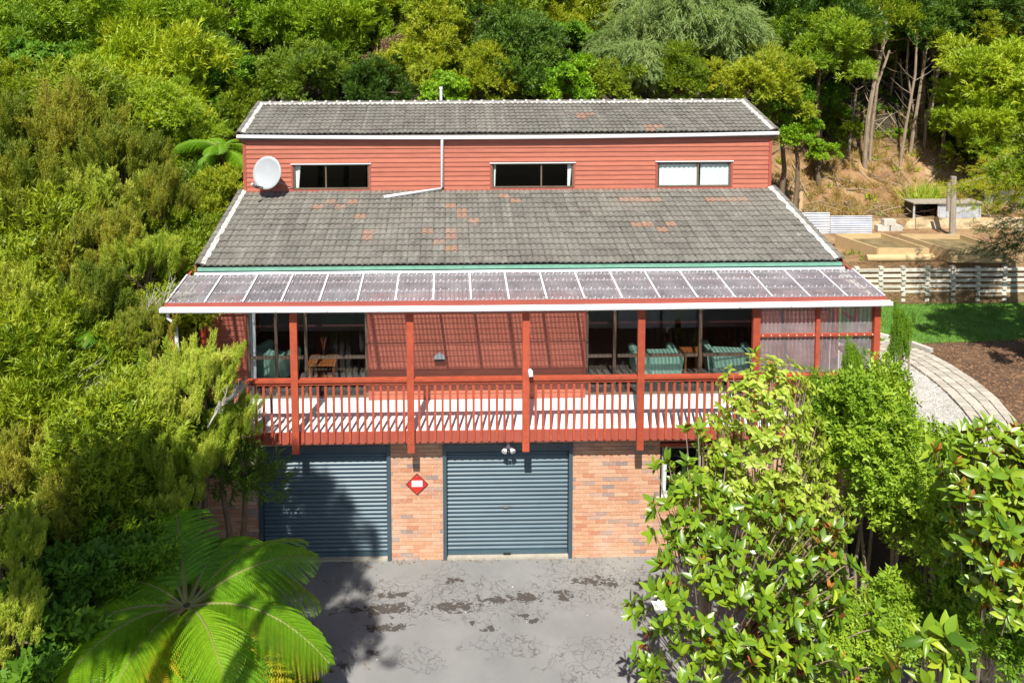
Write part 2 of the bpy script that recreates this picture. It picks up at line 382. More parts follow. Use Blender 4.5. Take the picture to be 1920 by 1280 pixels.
# driveway asphalt with ragged dark patches and cracks where the surface has broken up
def asphalt():
    m, n, out = newmat('asphalt'); P = geo_pos(n)
    base = ramp(n, noisef(n, P, .9, 6, .6), [(.3, (.165, .166, .163)), (.7, (.235, .236, .23))])
    fine = noisef(n, P, 160, 3, .8)
    base = mixc(n, mth(n, 'MULTIPLY', mth(n, 'SUBTRACT', fine, .45), 2, True), base, (.175, .175, .168))
    sepx = N(n, 'ShaderNodeSeparateXYZ'); n.links.new(P, sepx.inputs[0])
    def ell(px, py, hw, hh, k=1.6):
        c = pt(px, py, z=0); wx = abs(pt(px+hw, py, z=0).x-c.x); wy = abs(pt(px, py-hh*1.7, z=0).y-c.y)
        dx = mth(n, 'DIVIDE', mth(n, 'SUBTRACT', sepx.outputs[0], c.x), wx); dy = mth(n, 'DIVIDE', mth(n, 'SUBTRACT', sepx.outputs[1], c.y), wy)
        r = mth(n, 'SQRT', mth(n, 'ADD', mth(n, 'MULTIPLY', dx, dx), mth(n, 'MULTIPLY', dy, dy)))
        return mth(n, 'SUBTRACT', 1.0, r)      # 1 centre, 0 edge
    def mx(l):
        r = l[0]
        for q in l[1:]: r = mth(n, 'MAXIMUM', r, q)
        return r
    patches = mx([ell(715, 1142, 105, 10), ell(850, 1138, 70, 9), ell(930, 1126, 60, 7), ell(985, 1120, 45, 8), ell(735, 1115, 60, 5), ell(1055, 1117, 30, 8), ell(980, 1154, 20, 3),
                  ell(725, 1178, 60, 7), ell(1110, 1088, 60, 7), ell(1135, 1094, 40, 6), ell(850, 1088, 20, 4), ell(642, 1250, 18, 7), ell(615, 1258, 14, 5), ell(697, 1224, 16, 6), ell(920, 1180, 22, 4), ell(1000, 1165, 24, 4), ell(885, 1170, 9, 5)])
    rag = noisef(n, scalev(n, P, (1, 1.3, 1)), 7.5, 6, .7, .8)
    v = mth(n, 'ADD', mth(n, 'MULTIPLY', patches, 1.6), mth(n, 'MULTIPLY', mth(n, 'SUBTRACT', rag, .5), 6.5))
    patch = mth(n, 'MULTIPLY', mth(n, 'SUBTRACT', v, .72), 9, True)
    patch = mth(n, 'MULTIPLY', patch, mth(n, 'MULTIPLY', mth(n, 'ADD', patches, .25), 9, True))
    # crazing
    vo = N(n, 'ShaderNodeTexVoronoi', feature='DISTANCE_TO_EDGE'); vo.inputs['Scale'].default_value = 6.5
    ds = N(n, 'ShaderNodeTexNoise'); ds.inputs['Scale'].default_value = 5; ds.inputs['Detail'].default_value = 5; n.links.new(P, ds.inputs[0])
    vm = N(n, 'ShaderNodeVectorMath', operation='MULTIPLY_ADD'); n.links.new(ds.outputs['Color'], vm.inputs[0]); vm.inputs[1].default_value = (.45, .45, 0); n.links.new(P, vm.inputs[2])
    n.links.new(vm.outputs[0], vo.inputs['Vector'])
    line = mth(n, 'MULTIPLY', mth(n, 'SUBTRACT', .035, vo.outputs['Distance']), 45, True)
    zone = mx([ell(740, 1112, 130, 22), ell(880, 1125, 190, 34), ell(1110, 1095, 150, 32), ell(850, 1085, 50, 24), ell(960, 1210, 110, 18), ell(1130, 1240, 140, 32), ell(790, 1230, 60, 20), ell(1050, 1115, 80, 24), ell(1160, 1225, 110, 30), ell(1060, 1072, 60, 12)])
    gate = mth(n, 'MULTIPLY', mth(n, 'SUBTRACT', mth(n, 'ADD', mth(n, 'MULTIPLY', zone, .5), noisef(n, P, 2.6, 4, .6)), .58), 9, True)
    gate = mth(n, 'MULTIPLY', gate, mth(n, 'MULTIPLY', mth(n, 'ADD', zone, .1), 6, True))
    line = mth(n, 'MULTIPLY', line, gate)
    dark = mth(n, 'MAXIMUM', patch, mth(n, 'MULTIPLY', line, .6))
    col = mixc(n, dark, base, (.06, .052, .044))
    sp = N(n, 'ShaderNodeTexVoronoi'); sp.inputs['Scale'].default_value = 3.2; n.links.new(P, sp.inputs['Vector'])
    col = mixc(n, mth(n, 'MULTIPLY', mth(n, 'SUBTRACT', .045, sp.outputs['Distance']), 60, True), col, (.7, .7, .66))
    h = mth(n, 'SUBTRACT', mth(n, 'MULTIPLY', fine, .3), dark)
    return finish(m, n, out, col, .85, h, .6, .012)
M['asphalt'] = asphalt()
def driveway():
    """pavement slab with slight undulation, a separate surface over the soil"""
    b = MB(); X = np.arange(-7.4, 6.6, .5); Y = np.append(np.arange(-15.5, 0, .5), .06)
    Y = sorted(set(np.round(Y, 2)))
    vs = [(x, y, .012+.004*mnoise.noise(Vector((x, y, 0)))) for y in Y for x in X]; nx = len(X)
    b.add(vs, [(j*nx+i, j*nx+i+1, (j+1)*nx+i+1, (j+1)*nx+i) for j in range(len(Y)-1) for i in range(nx-1)])
    o = b.build('driveway', M['asphalt'], smooth=True); o['kind'] = 'structure'
driveway()

PLZ = 2.3   # level of the lawn
def gmat(name, cols, s1, s2, bs=.6, bd=.02, rough=.95):
    m, n, out = newmat(name); P = geo_pos(n)
    f = mth(n, 'ADD', mth(n, 'MULTIPLY', noisef(n, P, s1, 5), .5), mth(n, 'MULTIPLY', noisef(n, P, s2, 4, .7), .5))
    return finish(m, n, out, ramp(n, f, cols), rough, noisef(n, P, s2*1.3, 4, .8), bs, bd)
M['lawn'] = gmat('lawn_turf', [(.35, (.05, .13, .015)), (.5, (.08, .19, .018)), (.65, (.13, .25, .03))], 2, 40)
M['gravel'] = gmat('pale_gravel', [(.33, (.24, .225, .20)), (.5, (.42, .40, .37)), (.62, (.56, .54, .50))], 3, 60, .9)
M['mulch'] = gmat('bark_mulch', [(.35, (.035, .02, .012)), (.5, (.10, .055, .03)), (.65, (.20, .12, .06))], 2, 34, 1.)
M['paver'] = pmat('concrete_paver', (.47, .43, .36), (.33, .30, .25), 7, .9, 60, .5, toned=.16)
M['gutterstone'] = pmat('kerb_stone', (.55, .52, .46), (.4, .38, .33), 7, .9, 60, .5, toned=.1)
# outline of the paved sweep: outer edge pixels traced on the lawn plane
outer = [pt(a, b, z=PLZ+.01) for a, b in [(1655, 636), (1700, 650), (1745, 665), (1790, 690), (1830, 716), (1870, 748), (1905, 790), (1935, 840), (1955, 900)]]
inner = [pt(a, b, z=PLZ+.01) for a, b in [(1640, 655), (1680, 668), (1715, 690), (1745, 712), (1775, 738), (1805, 770), (1832, 806), (1850, 850), (1860, 900)]]
sheet('lawn', [(6.5, 7.15), (6.5, 5.4), (9.0, pt(1745, 648, z=PLZ).y), (18, 4.6), (18, 7.15)][::-1], PLZ+.004, M['lawn'])
sheet('mulch_bed', [(6.6, 5.3)]+[(p.x, p.y) for p in outer[1:]]+[(18, outer[-1].y), (18, 4.75), (9.0, pt(1745, 648, z=PLZ).y+.1)], PLZ+.008, M['mulch'])
sheet('gravel_path', [(6.42, 5.6)]+[(p.x, p.y) for p in inner]+[(6.42, inner[-1].y)], PLZ+.010, M['gravel'])
def sample(pl, t):
    t *= len(pl)-1; i = min(int(t), len(pl)-2); return pl[i].lerp(pl[i+1], t-i)
pv = thing('paver_path', 'curved band of grey concrete pavers between the gravel and the mulch bed', 'paving', (0, 0, PLZ))
pv_me = MB().box(-.5, .5, -.5, .5, 0, .05).mesh('paver', M['paver'])
rows_, cols_ = 34, 4
for i in range(rows_):
    for j in range(cols_):
        off = .5 if j % 2 else 0
        ta = min(.999, (i+off)/rows_); tb = min(1, (i+off+1)/rows_)
        if tb-ta < .01: continue
        a = sample(inner, ta).lerp(sample(outer, ta), j/cols_); b_ = sample(inner, tb).lerp(sample(outer, tb), j/cols_)
        c = sample(inner, ta).lerp(sample(outer, ta), (j+1)/cols_); d = sample(inner, tb).lerp(sample(outer, tb), (j+1)/cols_)
        ctr = (a+b_+c+d)/4; ang = math.atan2((b_-a).y, (b_-a).x)
        ln = ((b_-a).length+(d-c).length)/2; wd = (((c+d)/2-(a+b_)/2).length)
        nrm = Vector((-math.sin(ang), math.cos(ang))); wd = abs(((c+d)/2-(a+b_)/2).xy.dot(nrm))
        link('paver', pv_me, pv, (ctr.x, ctr.y, .004+random.uniform(-.004, .006)), (random.uniform(-.01, .01), random.uniform(-.01, .01), ang+random.uniform(-.015, .015)), (ln-.022, wd-.022, 1))
ks_me = MB().box(-.5, .5, -.06, .06, 0, .10).mesh('edging_stone', M['gutterstone'])
for (a, b_) in [((1648, 628), (1700, 640)), ((1702, 641), (1748, 658))]:
    A = pt(*a, z=PLZ+.05); B = pt(*b_, z=PLZ+.05); c = (A+B)/2
    o = link('edging_stone', ks_me, None, (c.x, c.y, PLZ), (0, 0, math.atan2((B-A).y, (B-A).x)), ((B-A).length-.03, 1, 1))
    setp(o, 'pale stone kerb slab beside the verandah end' if a[0] == 1648 else 'pale stone kerb slab between the lawn and the start of the paver band', 'edging', 'edging slabs by the lawn')

# ------------------------------------------------------------------ mesh soup (leaves etc.)
def soup(name, V, k, tones, mat, smooth=False):
    """V: (n,k,3) polygons of k vertices"""
    nf = len(V); me = bpy.data.meshes.new(name)
    me.vertices.add(nf*k); me.vertices.foreach_set('co', V.reshape(-1).astype(np.float32))
    me.loops.add(nf*k); me.loops.foreach_set('vertex_index', np.arange(nf*k, dtype=np.int32))
    me.polygons.add(nf); me.polygons.foreach_set('loop_start', np.arange(0, nf*k, k, dtype=np.int32))
    try: me.polygons.foreach_set('loop_total', np.full(nf, k, dtype=np.int32))
    except Exception: pass
    a = me.attributes.new('tone', 'FLOAT', 'FACE'); a.data.foreach_set('value', np.clip(tones, 0, 1).astype(np.float32))
    me.materials.append(mat); me.update(calc_edges=True); return me
def frames(d, rng, roll=None):
    """rotation matrices whose Z axis is d (n,3)"""
    d = d/np.linalg.norm(d, axis=1, keepdims=True)
    r = rng.normal(size=d.shape); a = np.cross(d, r); a /= np.linalg.norm(a, axis=1, keepdims=True)+1e-9
    b = np.cross(d, a); return np.stack([a, b, d], axis=2)
def place(T, pos, d, s, rng):
    """T (m,k,3) template along +Z; instances at pos (n,3) direction d scale s (n,) -> (n*m,k,3)"""
    F = frames(d, rng); out = np.einsum('nij,mkj->nmki', F, T)*s[:, None, None, None]+pos[:, None, None, :]
    return out.reshape(-1, T.shape[1], 3)
def leaf_tri(p, d, l, w, rng):
    n = len(p); s = np.cross(d, rng.normal(size=(n, 3))); s /= np.linalg.norm(s, axis=1, keepdims=True)+1e-9
    return np.stack([p-s*w/2, p+s*w/2, p+d*l], axis=1)
def leaf_quad(p, d, l, w, rng, nrm=None):
    n = len(p)
    if nrm is None: nrm = rng.normal(size=(n, 3))
    s = np.cross(d, nrm); s /= np.linalg.norm(s, axis=1, keepdims=True)+1e-9
    dr = np.cross(s, d)
    return np.stack([p, p+d*l*.45+s*w/2+dr*.12*l*0, p+d*l-dr*l*.08, p+d*l*.45-s*w/2], axis=1)
def unit(a): return a/(np.linalg.norm(a, axis=1, keepdims=True)+1e-9)
def reorient(V, out, rng, noise_=.5):
    """turn leaf blades so that they face the light, as living leaves do"""
    n = len(V); k = V.shape[1]
    tgt = unit(out*.55+np.array([-.08, -.30, .75])+rng.normal(0, noise_, (n, 3)))
    if k == 3:
        b = (V[:, 0]+V[:, 1])/2; d = unit(V[:, 2]-b); w = np.linalg.norm(V[:, 1]-V[:, 0], axis=1, keepdims=True)
        s = unit(np.cross(d, tgt)); V[:, 0] = b-s*w/2; V[:, 1] = b+s*w/2
    else:
        d = unit(V[:, 2]-V[:, 0]); w = np.linalg.norm(V[:, 1]-V[:, 3], axis=1, keepdims=True); s = unit(np.cross(d, tgt)); m = (V[:, 1]+V[:, 3])/2
        V[:, 1] = m+s*w/2; V[:, 3] = m-s*w/2
    return V
def sprig_fine(rng, L_=.4, tw=7, lv=4, ll=.06, lw=.016, spread=.55, tri=True):
    P = []; Dd = []
    for i in range(tw):
        t = .15+.85*i/(tw-1); a = rng.uniform(0, 6.28); base = np.array([0, 0, L_*t*.75])
        d = np.array([math.cos(a)*spread, math.sin(a)*spread, 1]); d /= np.linalg.norm(d); tl = L_*.36*(1.15-t*.6)
        for j in range(lv):
            u = (j+.6)/lv; p = base+d*tl*u; q = d+rng.normal(size=3)*.45; P.append(p); Dd.append(q/np.linalg.norm(q))
    P = np.array(P); Dd = np.array(Dd)
    return leaf_tri(P, Dd, ll, lw, rng) if tri else leaf_quad(P, Dd, ll, lw, rng)
def sprig_broad(rng, n=9, ll=.13, lw=.055, L_=.22):
    P = []; Dd = []
    for i in range(n):
        a = i*2.4; t = i/n; d = np.array([math.cos(a), math.sin(a), .35+.9*t]); P.append([0, 0, L_*t]); Dd.append(d/np.linalg.norm(d))
    return leaf_quad(np.array(P), np.array(Dd), ll, lw, rng, np.tile([0, 0, 1.], (n, 1)))
def crown(name, mat, seed, rx=1.8, rz=1.5, ncl=60, cr=.5, nsp=60, sp=None, up=.5, out=.8, droop=0, flat=.65, hollow=.45, smin=.7, smax=1.3, plume=0, jit=.12):
    rng = np.random.default_rng(seed)
    u = unit(rng.normal(size=(ncl, 3))); u[:, 2] = np.where(u[:, 2] < -.35, -u[:, 2], u[:, 2])
    r = rng.uniform(hollow, 1, ncl)**.6; lob = 1+.28*np.sin(u[:, 0]*4+seed)+.22*np.sin(u[:, 1]*5+seed*2)+.18*np.sin(u[:, 2]*7+seed)
    C = u*np.array([rx, rx, rz])*(r*lob)[:, None]
    C = C+rng.normal(0, jit, C.shape)*rx
    VV = []; TT = []
    for c, uu in zip(C, u):
        k = int(nsp*rng.uniform(.6, 1.3)); rr = cr*rng.uniform(.6, 1.35)
        dd = unit(rng.normal(size=(k, 3))+np.array([uu[0]*.6, uu[1]*.6, .35])); pos = c+dd*np.array([1, 1, flat])*rr*(rng.uniform(.15, 1, k)**.5)[:, None]
        if plume:
            q_ = rng.uniform(0, 1, k)**1.2; L2 = plume*rng.uniform(.6, 1.5); ax = unit((uu*.55+np.array([0, 0, 1.]))[None])[0]+rng.normal(0, .12, 3)
            pos = c+ax*(q_*L2)[:, None]+rng.normal(size=(k, 3))*(rr*.62*(1.08-q_))[:, None]
        d = dd*out+uu*.35+np.array([0, 0, up-droop])+rng.normal(size=(k, 3))*.22
        s = rng.uniform(smin, smax, k)
        V = place(sp[rng.integers(len(sp))], pos, d, s, rng); V = reorient(V, unit(np.repeat(dd, len(V)//k, axis=0)*.8+uu), rng); VV.append(V)
        m = len(V)//k; tc = rng.uniform(0, 1); TT.append(np.repeat(np.clip(tc*.55+rng.uniform(0, .45, k), 0, 1), m))
    V = np.concatenate(VV); T = np.concatenate(TT)
    f_ = rx/np.percentile(np.hypot(V[:, 0, 0], V[:, 0, 1]), 96); V = V*f_; C = C*f_
    T = T*.85+rng.uniform(0, .15, len(T))
    return soup(name, V, V.shape[1], T, mat), C

# ------------------------------------------------------------------ HOUSE
XWL, XWR = -6.06, 6.06
YP, YW, ZD = -.35, .93, 2.653
house = thing('house', 'red weatherboard and brick two storey house with grey tiled roofs', 'house')
def hp(name): # a bare grouping part without a mesh of its own
    o = bpy.data.objects.new(name, None); COL.objects.link(o); o.parent = house; o.empty_display_size = .1; return o
def segs(x0, x1, cuts):
    s = [(x0, x1)]
    for a, b in cuts:
        n = []
        for p, q in s:
            if b <= p or a >= q: n.append((p, q)); continue
            if a > p: n.append((p, a))
            if b < q: n.append((b, q))
        s = n
    return [(p, q) for p, q in s if q-p > .012]
def backing(b, x0, x1, y0, y1, z0, z1, ops):
    """wall core with openings (x0,x1,z0,z1)"""
    zs = sorted(set([z0, z1]+[v for o in ops for v in o[2:] if z0 < v < z1]))
    for za, zb in zip(zs, zs[1:]):
        zm = (za+zb)/2
        for p, q in segs(x0, x1, [(o[0], o[1]) for o in ops if o[2] < zm < o[3]]): b.box(p, q, y0, y1, za, zb)
# garage front ------------------------------------------------------
XA, XB, XC, XD = -4.914, -2.482, -1.519, .881
G1 = (XA, XB, -.01, 2.25); G2 = (XC, XD, -.01, 2.25)
wx0, wx1 = PX(1238, 850, 0), PX(1238, 850, 0)+1.62; wz0, wz1 = PZ(1238, 932, 0), PZ(1238, 838, 0)
GW = (wx0, wx1, wz0, 2.25)
fw_ = MB(); backing(fw_, XWL, XWR, .012, .22, 0, 2.4, [(G1[0], G1[1], -1, 2.25), (G2[0], G2[1], -1, 2.25), (wx0, wx1, wz0, 2.25)])
fwall = fw_.build('front_wall', M['mortar'], house)
bk = MB().box(-.5, .5, 0, 1, -.5, .5).mesh('brick', M['brick'])
BH, BL = .0745, .2415; MO = .0085
allb = []
for r in range(int(2.4/BH)+1):
    z = r*BH+BH/2
    if z > 2.38: break
    xo = XWL-(BL/2 if r % 2 else 0)-random.uniform(-.01, .01)
    cuts = [(o[0]-.002, o[1]+.002) for o in (G1, G2, GW) if o[2] < z < o[3]]
    if wz0-.10 < z < wz0: cuts.append((wx0-.06, wx1+.06))
    for c in range(54):
        a, b_ = xo+c*BL, xo+(c+1)*BL
        for p, q in segs(max(a, XWL), min(b_, XWR), cuts):
            if q-p < .03: continue
            pr = 0 if (XB-.02 < (p+q)/2 < XC+.02) else (1 if XD-.02 < (p+q)/2 < wx0 else 2)
            allb.append((pr, p, q, z))
allb.sort(key=lambda t: (t[0], -(t[2]-t[1])))
bs = MB()
for i, (pr, p, q, z) in enumerate(allb):
    fy = random.uniform(-.003, .002)
    if i < 300:
        link('brick', bk, fwall, ((p+q)/2, fy, z), (random.uniform(-.006, .006), random.uniform(-.008, .008), 0), (q-p-MO, .02, BH-MO))
    else:
        bs.box(p+MO/2, q-MO/2, fy, fy+.02, z-(BH-MO)/2, z+(BH-MO)/2, random.uniform(.01, .99))
bs.build('brickwork', M['brick'], fwall, kind='stuff')
# angled brick sill under the window
sill = MB()
nb = int((wx1-wx0+.1)/.085)
for i in range(nb):
    x = wx0-.05+i*.085
    sill.add([(x, -.05, wz0-.095), (x+.076, -.05, wz0-.095), (x+.076, .02, wz0-.095), (x, .02, wz0-.095),
              (x, -.05, wz0-.04), (x+.076, -.05, wz0-.04), (x+.076, .03, wz0-.004), (x, .03, wz0-.004)],
             [(0,3,2,1),(4,5,6,7),(0,1,5,4),(1,2,6,5),(2,3,7,6),(3,0,4,7)], random.uniform(.05, .8))
sill.build('window_sill', M['brick'], house)
side = MB().box(XWL, XWL+.18, .23, 8.4, 0, 2.4).box(XWR-.18, XWR, .23, 8.4, 0, 2.4).box(XWL+.19, XWR-.19, 8.2, 8.38, 0, 2.4)
side.build('basement_wall', M['mortar'], house)

# roller doors
def slat_mesh(w, h):
    b = MB(); pr = [(.0, 0), (-.004, .12*h), (-.018, .35*h), (-.022, .5*h), (-.018, .65*h), (-.004, .88*h), (0, .97*h), (.006, h), (.012, h), (.012, 0)]
    b.extr([(y, z) for y, z in pr], -w/2, w/2); me = b.mesh('slat', M['slat']); return me
for (x0, x1, lab) in ((XA, XB, 'left roller door partly in tree shadow'), (XC, XD, 'right roller door in full sun')):
    w = x1-x0; ztop = 2.05 if x0 < -3 else 2.06
    door = MB(); yd = .075
    door.box(x0+.075, x1-.075, yd-.012, yd+.02, .055, .135)            # bottom rail
    d = door.build('garage_door', M['slat'], house, label=lab)
    nsl = 24; sh = (ztop-.135)/nsl; sm = slat_mesh(w-.16, sh)
    for i in range(nsl):
        link('slat', sm, d, ((x0+x1)/2, yd+random.uniform(-.0015, .0015), .135+i*sh))
    g = MB().box(x0+.002, x0+.07, -.03, .12, 0, 2.24).box(x1-.07, x1-.002, -.03, .12, 0, 2.24); g.build('door_guide', M['steel_dark'], d)
    MB().box(x0+.072, x1-.072, -.012, .04, 2.10, 2.235).build('lintel_flashing', M['steel_dark'], d)
    MB().box(x0+.08, x1-.08, .1, .3, 2.0, 2.28).build('roller_box', M['black'], d)
    MB().box(x0+.072, x1-.072, -.02, .2, .0, .05).build('door_step', M['concrete'], d)
    if x0 > -3:
        MB().box((x0+x1)/2-.08, (x0+x1)/2+.06, yd-.035, yd-.014, .055, .085).build('handle', M['black'], d)
        c = pt(948, 949, y=.05); MB().box(c.x-.11, c.x+.11, yd-.03, yd-.024, c.z-.008, c.z+.008).box(c.x-.03, c.x+.03, yd-.045, yd-.03, c.z-.014, c.z+.014).build('lock', M['metal'], d)

# garage window
def window(name, y, rect, divs, fm, ft=.045, depth=.06, parent=house, trans=None, room=None):
    """rect in world (x0,x1,z0,z1); returns frame object; panes as children"""
    x0, x1, z0, z1 = rect
    f = MB().box(x0, x1, y, y+depth, z0, z0+ft).box(x0, x1, y, y+depth, z1-ft, z1)
    xs_ = [x0]+divs+[x1]
    for i, x in enumerate(xs_):
        a = x if i == 0 else (x-ft if i == len(xs_)-1 else x-ft/2); f.box(a, a+ft, y+.002, y+depth-.002, z0+ft, z1-ft)
    if trans:
        for i, (a, b_) in enumerate(zip(xs_, xs_[1:])):
            f.box(a+ft, b_-ft, y+.004, y+depth-.004, trans-ft*.45, trans+ft*.45)
    w = f.build(name, fm, parent)
    for a, b_ in zip(xs_, xs_[1:]):
        for za, zb in ([(z0, z1)] if not trans else [(z0, trans), (trans, z1)]):
            MB().box(a+ft*.4, b_-ft*.4, y+depth*.4, y+depth*.4+.006, za+ft*.3, zb-ft*.3).build('pane', M['glass'], w)
    return w
window('window', .03, (wx0+.03, wx1-.03, wz0, wz1), [PX(1312, 880, .03), PX(1330, 880, 0)+.55], M['frame_light'], .035)
MB().box(wx0-.002, wx1+.002, -.008, .05, wz1+.002, wz1+.075).build('window_head', M['red_trim'], house)
MB().box(wx0, wx0+.03, -.004, .08, wz0, wz1).build('window_jamb', M['black'], house)
MB().box(wx0+.03, wx1-.03, -.01, .03, wz0-.004, wz0+.03).build('sill_strip', M['white'], house)
def curtain(x0, x1, y, z0, z1, waves=5, amp=.02, taper=0):
    b = MB(); n = waves*6
    top = [(x0+(x1-x0)*i/n, y+amp*math.sin(i/n*waves*6.28), z1) for i in range(n+1)]
    bot = [(x0+(x1-x0)*(1-taper)*i/n, y+amp*1.3*math.sin(i/n*waves*6.28+.4), z0) for i in range(n+1)]
    b.add(top+bot, [(i, i+1, n+2+i, n+1+i) for i in range(n)]); return b
o = curtain(wx0+.07, wx0+.19, .16, wz0+.02, wz1-.03, 2, .015, .25).build('curtain', M['curtain'], smooth=True); setp(o, 'narrow white curtain at the left edge of the ground floor window', 'curtain', 'curtains in the house windows')
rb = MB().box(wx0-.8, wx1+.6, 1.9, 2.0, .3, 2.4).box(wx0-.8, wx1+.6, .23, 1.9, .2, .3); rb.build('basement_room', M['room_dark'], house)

# deck ----------------------------------------------------------------
deck = MB().box(-6.30, 6.30, YP+.08, YW-.004, ZD-.05, ZD).build('deck', M['deck'], house)
z_f0 = PZ(960, 829, YP+.02)
MB().box(-6.34, 6.34, YP+.035, YP+.078, z_f0, ZD-.008).build('fascia_board', M['red_fascia'], deck)
MB().box(-6.3, 6.3, YP+.09, -.01, 2.42, 2.6).build('joist_beam', M['red_fascia'], deck)
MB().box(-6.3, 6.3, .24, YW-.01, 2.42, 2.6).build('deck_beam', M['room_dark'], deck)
ZR = 3.671
MB().box(-6.30, 6.30, YP-.05, YP+.072, ZR-.065, ZR-.02).box(-6.3, 6.3, YP-.022, YP+.03, ZR-.12, ZR-.068).build('handrail', M['red_trim'], deck)
bal_z0 = z_f0+.04
bal = MB().box(-.021, .021, -.018, .018, 0, ZR-.08-bal_z0).mesh('baluster', M['red_trim'])
posts_x = [-4.133+2.0534*i for i in range(5)]
xb = -6.22; 
while xb < 6.25:
    if all(abs(xb-p) > .10 for p in posts_x):
        link('baluster', bal, deck, (xb+random.uniform(-.004, .004), YP+.014, bal_z0), (0, random.uniform(-.006, .006), 0))
    xb += .1385
for sx in (-6.26, 6.26):
    yb = YP+.15
    while yb < YW-.05: link('baluster', bal, deck, (sx, yb, bal_z0)); yb += .137
    MB().box(sx-.05, sx+.05, YP+.08, YW, ZR-.075, ZR-.02).build('handrail', M['red_trim'], deck)
    MB().box(sx-.02*(1 if sx > 0 else -1)-.03, sx-.02*(1 if sx > 0 else -1)+.0, YP+.08, YW, z_f0, ZD-.01).build('fascia_board', M['red_fascia'], deck)
ver = hp('verandah')
ZB = 4.95
for i, x in enumerate(posts_x):
    p = MB().box(x-.062, x+.062, YP-.064, YP+.010, 2.30, ZB-.0).build('post', M['red_trim'], ver)
    b = MB()
    for zz in (2.48, 2.60): b.tube([(x, YP-.074, zz), (x, YP-.064, zz)], .014, 8)
    b.build('bolt', M['red_fascia'], p)
for x in (-6.25, 6.25): MB().box(x-.055, x+.055, YP-.05, YP+.06, 2.30, ZB).build('post', M['red_trim'], ver)
for x in (XWL-.06, XWR+.06): MB().box(x-.05, x+.05, YW-.14, YW-.03, ZD, ZB+.1).build('post', M['red_trim'], ver)
# white downpipe at the left end
MB().tube([(-6.30, YP-.12, 4.98), (-6.30, YP-.12, 4.85), (-6.18, YP-.09, 4.72), (-6.12, YP-.09, 3.0), (-6.12, YP-.09, 2.2)], .035, 10).build('downpipe', M['white'], ver, smooth=True)

# lower main wall -----------------------------------------------------
def rectpx(x0, x1, yt, yb, y): 
    c = (x0+x1)/2; return (PX(x0, (yt+yb)/2, y), PX(x1, (yt+yb)/2, y), PZ(c, yb, y), PZ(c, yt, y))
W1 = rectpx(463, 690, 578, 744, YW); W2 = rectpx(1098, 1420, 572, 740, YW)
W1 = (W1[0], W1[1], ZD+.03, 4.93); W2 = (W2[0], W2[1], ZD+.03, 4.93)
lw = MB(); backing(lw, XWL, XWR, YW+.02, YW+.14, ZD-.2, 5.2, [W1, W2])
lwall = lw.build('lower_wall', M['room_dark'], house)
def board_mesh(h):
    b = MB(); b.extr([(.0, 0), (-.016, .004), (-.018, .02), (-.004, h-.002), (.012, h+.006), (.012, 0)], -.5, .5); return b.mesh('weatherboard', M['board'])
bh = .108; bm = board_mesh(bh)
z = ZD+.01
while z < 5.13:
    cuts = [(w[0]-.05, w[1]+.05) for w in (W1, W2) if w[2]-.04 < z+bh/2 < w[3]+.05]
    for p, q in segs(XWL+.06, XWR-.06, cuts):
        # long runs are several boards butted together
        k = 1
        for j in range(k):
            a = p+(q-p)*j/k; b_ = p+(q-p)*(j+1)/k
            link('weatherboard', bm, lwall, ((a+b_)/2, YW, z), (0, 0, 0), (b_-a-.003, 1, 1))
    z += bh
for w in (W1, W2):
    for x in (w[0]-.05, w[1]): MB().box(x, x+.05, YW-.022, YW+.01, ZD+.01, 5.0).build('window_trim', M['red_fascia'], lwall)
for x in (XWL, XWR-.06): MB().box(x, x+.06, YW-.024, YW+.02, ZD+.01, 5.1).build('corner_trim', M['red_fascia'], lwall)
tz1 = PZ(600, 671, YW)
v1 = [PX(517, 640, YW), PX(573, 640, YW)]
window('sliding_window', YW+.01, W1, v1, M['frame'], .055, .07, trans=tz1)
tz2 = PZ(1250, 667, YW)
v2 = [PX(1153, 640, YW), PX(1314, 640, YW)]
window('sliding_window', YW+.01, W2, v2, M['frame'], .055, .07, trans=tz2)
for w in (W1, W2): MB().box(w[0], w[1], YW-.01, YW+.012, ZD+.002, ZD+.05).build('door_sill', M['zinc'], house)
# security light above a glass door
# living rooms
rm = MB().box(XWL+.05, XWR-.05, 4.6, 4.7, ZD, 5.0).box(XWL+.03, XWL+.05, YW+.15, 4.6, ZD, 5.0).box(XWR-.05, XWR-.03, YW+.15, 4.6, ZD, 5.0)
rm.box(-1.0, -.9, YW+.15, 4.6, ZD, 5.0); rm.box(XWL+.05, XWR-.05, YW+.15, 4.7, 5.0, 5.04)
rm.build('living_room', M['room'], house)
MB().box(XWL+.03, XWR-.03, YW+.14, 4.7, ZD-.04, ZD+.004).build('carpet', M['carpet'], house)
# panelled doors with little glazed tops on the back wall of the right room
for px in (1180, 1222, 1257, 1285):
    x = PX(px, 600, 4.55); dr = MB().box(x-.26, x+.26, 4.55, 4.597, ZD+.01, 4.75)
    for k in (0, 1): dr.box(x-.2+k*.22, x-.2+k*.22+.18, 4.54, 4.549, ZD+.2, 3.9)
    d = dr.build('panel_door', M['white'], house)
    g = MB()
    for k in (0, 1, 2): g.box(x-.19+k*.135, x-.19+k*.135+.10, 4.535, 4.548, 4.25, 4.62)
    g.build('pane', M['black'], d)
